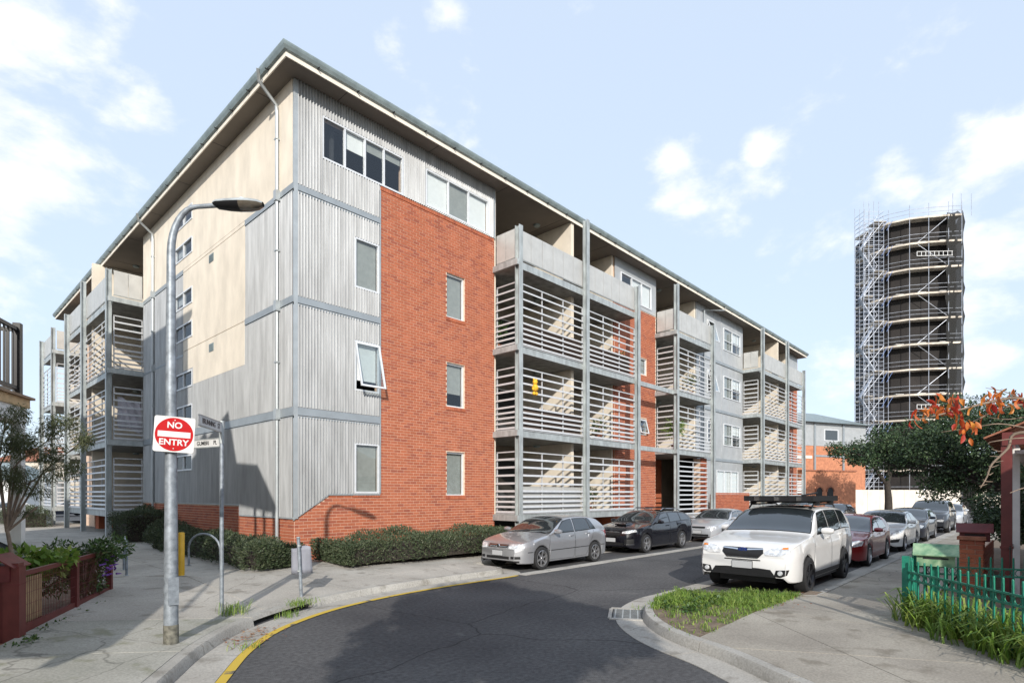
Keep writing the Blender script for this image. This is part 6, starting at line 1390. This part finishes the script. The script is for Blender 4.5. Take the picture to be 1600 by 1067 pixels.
for i in range(cols + 1):
    for j in range(rows_ + 1):
        t = i / cols; z = 2 + (HT + .3 - 2) * j / rows_; x = 2.6 + 2.7 * t; y = -3.0 - .2 * t if t < .75 else -3.15 + (t - .75) * 9; vs.append((x + .12 * math.sin(z * 1.7 + i), y + .10 * math.sin(z * 2.3 + i * 2), z + .5 * t * (j == rows_) * math.sin(i * 2)))
nm_.add(vs, [(i * (rows_ + 1) + j, i * (rows_ + 1) + j + 1, (i + 1) * (rows_ + 1) + j + 1, (i + 1) * (rows_ + 1) + j) for i in range(cols) for j in range(rows_)]); nm_.build('netting', 'netting', tw, smooth=50, fix=False)
vs = [(5.4 + .1 * math.sin(z * 2), y, z) for y in (-.9, 2, 5) for z in [2 + (HT - 2) * j / 20 for j in range(21)]]
n2 = MB(); n2.add(vs, [(i * 21 + j, i * 21 + j + 1, (i + 1) * 21 + j + 1, (i + 1) * 21 + j) for i in range(2) for j in range(20)]); n2.build('netting', 'netting', tw, fix=False)
# stair scaffold on the left
for x in (-6.3, -5.7, -5.1, -4.5, -3.9):
    for y in (-1.6, .2): MB().tube([(x, y, 0), (x, y, HT + (2.3 if x < -4 else .6))], .032, 5).build('standard', 'scaffold', tw)
k = 0; z = 1.0
while z < HT + 1.5:
    for y in (-1.6, .2): MB().tube([(-6.3, y, z), (-3.9, y, z)], .022, 4).build('ledger', 'scaffold', tw)
    for x in (-6.3, -3.9): MB().tube([(x, -1.6, z), (x, .2, z)], .022, 4).build('transom', 'scaffold', tw)
    z += .5
for k, z in enumerate(lv):
    a, b = ((-6.0, -4.1) if k % 2 else (-4.1, -6.0)); MB().bar((a, -.3, z - 3.0), (b, -.3, z), .10, .5, (0, 1, 0)).build('stair_flight', 'scaffold', tw)
    MB().tube([(a, -.7, z - 2.0), (b, -.7, z + 1.0)], .025, 4).build('stair_rail', 'scaffold', tw); MB().box(-5.9 if k % 2 == 0 else -4.9, -5.0 if k % 2 == 0 else -3.4, -1.5, .1, z - .06, z).build('landing', 'plank', tw)
    MB().tube([(-6.3, -1.6, z - 3), (-3.9, -1.6, z)], .025, 4).build('brace', 'scaffold', tw)
    for q in range(2): MB().tube([(-4.6 + q * .6, -2.3, z - 1.5), (-3.9 + q * .6, -2.3, z - .3)], .03, 4).build('blue_brace', 'blue_tube', tw)
# hoarding in front of the tower
mat('hoarding', (.70, .64, .56), .8, var=.1, scale=1.2)
ho = empty('hoarding', at(1335, 772, 56) - Vector((0, 0, 2.05)), 0, 'white site hoarding panels across the street end below the tower', 'hoarding'); hd = (at(1500, 772, 62) - at(1335, 772, 56))
for k in range(9): 
    a = hd * (k / 9) + hd.normalized() * .02; b = hd * ((k + 1) / 9) - hd.normalized() * .02; MB().bar(a + Vector((0, 0, 1.25)), b + Vector((0, 0, 1.25)), .05, 2.5).build('panel', 'hoarding', ho)
    MB().bar(a + Vector((0, .1, 0)), a + Vector((0, .1, 2.4)), .09).build('prop', 'wood', ho)
# arched brick building and verandah at the street end
A0 = at(1258, 772, 50); A0.z = 0; ax_ = (at(1337, 772, 52) - at(1258, 772, 50)); ax_.z = 0; Lh = ax_.length; arc = empty('arched_brick_building', A0, math.atan2(ax_.y, ax_.x), 'low orange brick building with small arched windows at the street end', 'building')
mat('orange_brick', (.48, .20, .11), .9, var=.18, scale=3, bump=.3, bscale=30)
MB().box(0, Lh, 0, 7, 0, 4.1).build('wall', 'orange_brick', arc); MB().box(-.1, Lh + .1, -.08, 7.1, 4.1, 4.22).build('coping', 'terracotta', arc)
for x in (1.6, 2.9):
    m_ = MB(); P = [(x - .35, 1.3), (x + .35, 1.3)] + [(x + .35 * math.cos(k * math.pi / 10), 2.3 + .35 * math.sin(k * math.pi / 10)) for k in range(11)]
    m_.add([(a, -.03, b) for a, b in P] + [(a, .02, b) for a, b in P], [tuple(range(13)), tuple(range(25, 12, -1))] + [(i, (i + 1) % 13, 13 + (i + 1) % 13, 13 + i) for i in range(13)]); o = m_.build('window', 'dark', arc)
    ar_ = MB(); ar_.tube([(x + .42 * math.cos(k * math.pi / 10), -.03, 2.3 + .42 * math.sin(k * math.pi / 10)) for k in range(11)], .07, 6); ar_.build('brick_arch', 'terracotta', o)
MB().box(-5, -.05, 1.5, 7, 0, 5.2).build('rear_wall', 'white', arc); MB().box(-5.2, .6, -.2, 7, 5.2, 5.45).build('verandah_roof', 'fascia', arc)
for k in range(5): MB().box(-4.9 + k * 1.15, -4.8 + k * 1.15, -.1, 0, 0, 5.2).build('verandah_post', 'white', arc)
for k in range(7): MB().box(-4.9, -.1, -.06, -.02, 2.2 + k * .16, 2.28 + k * .16).build('balustrade_slat', 'white', arc)
G0 = at(1200, 772, 60); G0.z = 0; gx = at(1352, 772, 66) - at(1200, 772, 60); gx.z = 0; gl = gx.length; gb_ = empty('grey_roofed_building', G0, math.atan2(gx.y, gx.x), 'brick building with pale metal upper storey and low grey roof behind the tree', 'building')
MB().box(0, gl, 0, 10, 0, 7.4).build('brick_storey', 'orange_brick', gb_); MB().box(-.03, gl + .03, -.03, 10, 7.4, 10.0).build('metal_storey', 'metalwall', gb_)
m_ = MB(); m_.add([(-.5, -.6, 9.95), (gl + .5, -.6, 9.95), (gl + .5, 10, 9.95), (-.5, 10, 9.95), (3, 5, 11.9), (gl - 2, 5, 11.9)], [(0, 1, 5, 4), (1, 2, 5), (2, 3, 4, 5), (3, 0, 4), (0, 3, 2, 1)]); m_.build('roof', 'gutter', gb_)
for x in (gl * .45, gl * .75): MB().box(x - .12, x + .12, -.15, -.031, 0, 9.9).build('downpipe', 'band', gb_)
o = MB().box(gl * .55, gl * .7, -.06, -.031, 8.0, 9.3).build('window', 'frame', gb_); MB().box(gl * .56, gl * .69, -.075, -.061, 8.1, 9.2).build('pane', 'car_glass', o); MB().box(gl * .46, gl, -.06, -.031, 6.2, 6.4).build('floor_band', 'band', gb_)
# far houses closing the views down both streets
rng = random.Random(14)
def far_house(label, px, d, w, h, m, rz=0.0, roof='terracotta'):
    p = at(px, 772, d); f = empty('far_house', (p.x, p.y, 0), HEAD - rad(90) + rz, label, 'house', 'far houses'); MB().box(-w / 2, w / 2, 0, 8, 0, h).build('wall', m, f)
    r_ = MB(); r_.add([(-w / 2 - .3, -.4, h), (w / 2 + .3, -.4, h), (w / 2 + .3, 8.4, h), (-w / 2 - .3, 8.4, h), (-w / 2 + 2, 4, h + 2), (w / 2 - 2, 4, h + 2)], [(0, 1, 5, 4), (1, 2, 5), (2, 3, 4, 5), (3, 0, 4), (0, 3, 2, 1)]); r_.build('roof', roof, f)
    for k in range(3): x = -w / 2 + w * (k + .5) / 3; o = MB().box(x - .5, x + .5, -.04, 0.0, h * .45, h * .45 + 1.2).build('window', 'frame', f); MB().box(x - .43, x + .43, -.05, -.041, h * .45 + .07, h * .45 + 1.13).build('pane', 'car_glass', o)
    MB().box(-.45, .45, -.05, 0, 0, 2.1).build('door', 'red_paint', f)
far_house('cream two-storey house beyond the side wing, partly behind the bottlebrush', 48, 68, 9, 6.0, 'house_cream'); far_house('low white house left of the cream one beyond the side wing', -60, 60, 10, 3.6, 'white', .1, 'gutter'); far_house('brick house closing the street past the hoarding', 1480, 78, 12, 4.2, 'orange_brick'); far_house('rendered house past the gardens at the street end', 1600, 70, 12, 4.0, 'house_cream')
far_house('pale weatherboard house right of the cream one beyond the side wing', 150, 80, 12, 4.5, 'white', 0, 'gutter')
for (px, d, r, s, lab) in ((-20, 75, 3.0, 41, 'round street tree left of the cream far house'), (105, 85, 3.2, 42, 'round street tree behind the far side-wing balcony'), (1440, 84, 3.5, 43, 'leafy tree behind the hoarding end'), (1530, 66, 3.2, 44, 'leafy tree before the brick far house'), (1640, 60, 3.4, 45, 'leafy tree past the gardens')):
    p = at(px, 772, d); tree('far_tree', lab, (p.x, p.y, 0), 2.5, .25, [(p.x, p.y, 4.5, r * .7), (p.x + 1, p.y + .8, 5.4, r * .6), (p.x - 1.2, p.y - .6, 5.0, r * .6)], 'dark_leaf', 4200, .3, .1, s, 'bark_dark')

# ------------------------------------------------------------------ belongings on the balconies and by the entry
def potted(label, x, y, z, r, h, seed, m='green_leaf', L=.16):
    rng = random.Random(seed); p = empty('potted_plant', (x, y, z), 0, label, 'plant'); MB().lathe([(0, 0), (.12, 0), (.16, .3), (.17, .32), (.14, .32), (0, .3)], 14).build('pot', 'terracotta', p, smooth=40)
    mb = MB(); clump(mb, (0, 0, h), (r, r, r * .9), 260, L, .02, rng, .3, droop=.3); mb.build('foliage', m, p, fix=False); MB().tube([(0, 0, .3), (.02, 0, h)], .015, 6).build('stem', 'twig', p)
potted('spiky potted palm on the first-floor balcony above the entry', 19.5, -.75, FL[1], .4, 1.1, 61, 'grass_leaf', .4)
potted('leafy potted plant on the upper balcony in the second bay', 14.6, -.6, FL[2], .35, .8, 62); potted('leafy potted plant on the first-floor balcony in the second bay', 13.2, -.5, FL[1], .3, .75, 63); potted('small potted plant on the upper balcony beside the brick panel', 7.9, .3, FL[2], .3, .9, 64); potted('bushy potted plant on the ground balcony in the second bay', 12.4, -.55, FL[0], .32, .8, 65); potted('tall potted plant on the second balcony above the entry', 21.8, -.5, FL[2], .35, 1.0, 66)
mat('brown_disc', (.10, .045, .025), .6, var=.3, scale=3)
tt = empty('round_table_top', (17.1, -.75, .33), 0, 'brown round table top leaning against the brick panel by the entry', 'table top'); m_ = MB(); m_.lathe([(0, -.02), (.52, -.02), (.54, 0), (.52, .02), (0, .02)], 28, 'y', (0, 0, .54)); o = m_.build('disc', 'brown_disc', tt, smooth=40); o.rotation_euler = (rad(-14), 0, rad(-25)); mb = MB(); mb.bar((-.35, -.04, .35), (.3, -.04, .8), .05, .03); o2 = mb.build('cleat', 'wood', tt); o2.rotation_euler = o.rotation_euler
def chair(label, x, y, z, rz):
    c = empty('balcony_chair', (x, y, z), rz, label, 'chair'); MB().box(-.22, .22, -.22, .22, .42, .45).build('seat', 'wood', c); b_ = MB(); b_.box(-.22, .22, .2, .23, .5, .9); b_.build('backrest', 'wood', c)
    for q in (-.2, .2):
        for w_ in (-.2, .2): MB().box(q - .02, q + .02, w_ - .02, w_ + .02, 0, .42 if w_ < 0 else .9).build('leg', 'wood', c)
chair('timber chair on the ground balcony in the second bay', 13.6, .2, FL[0], rad(200)); chair('timber chair on the first-floor balcony in the second bay', 14.2, .3, FL[1], rad(160)); chair('timber chair on the upper balcony in the second bay', 12.6, .3, FL[2], rad(190))
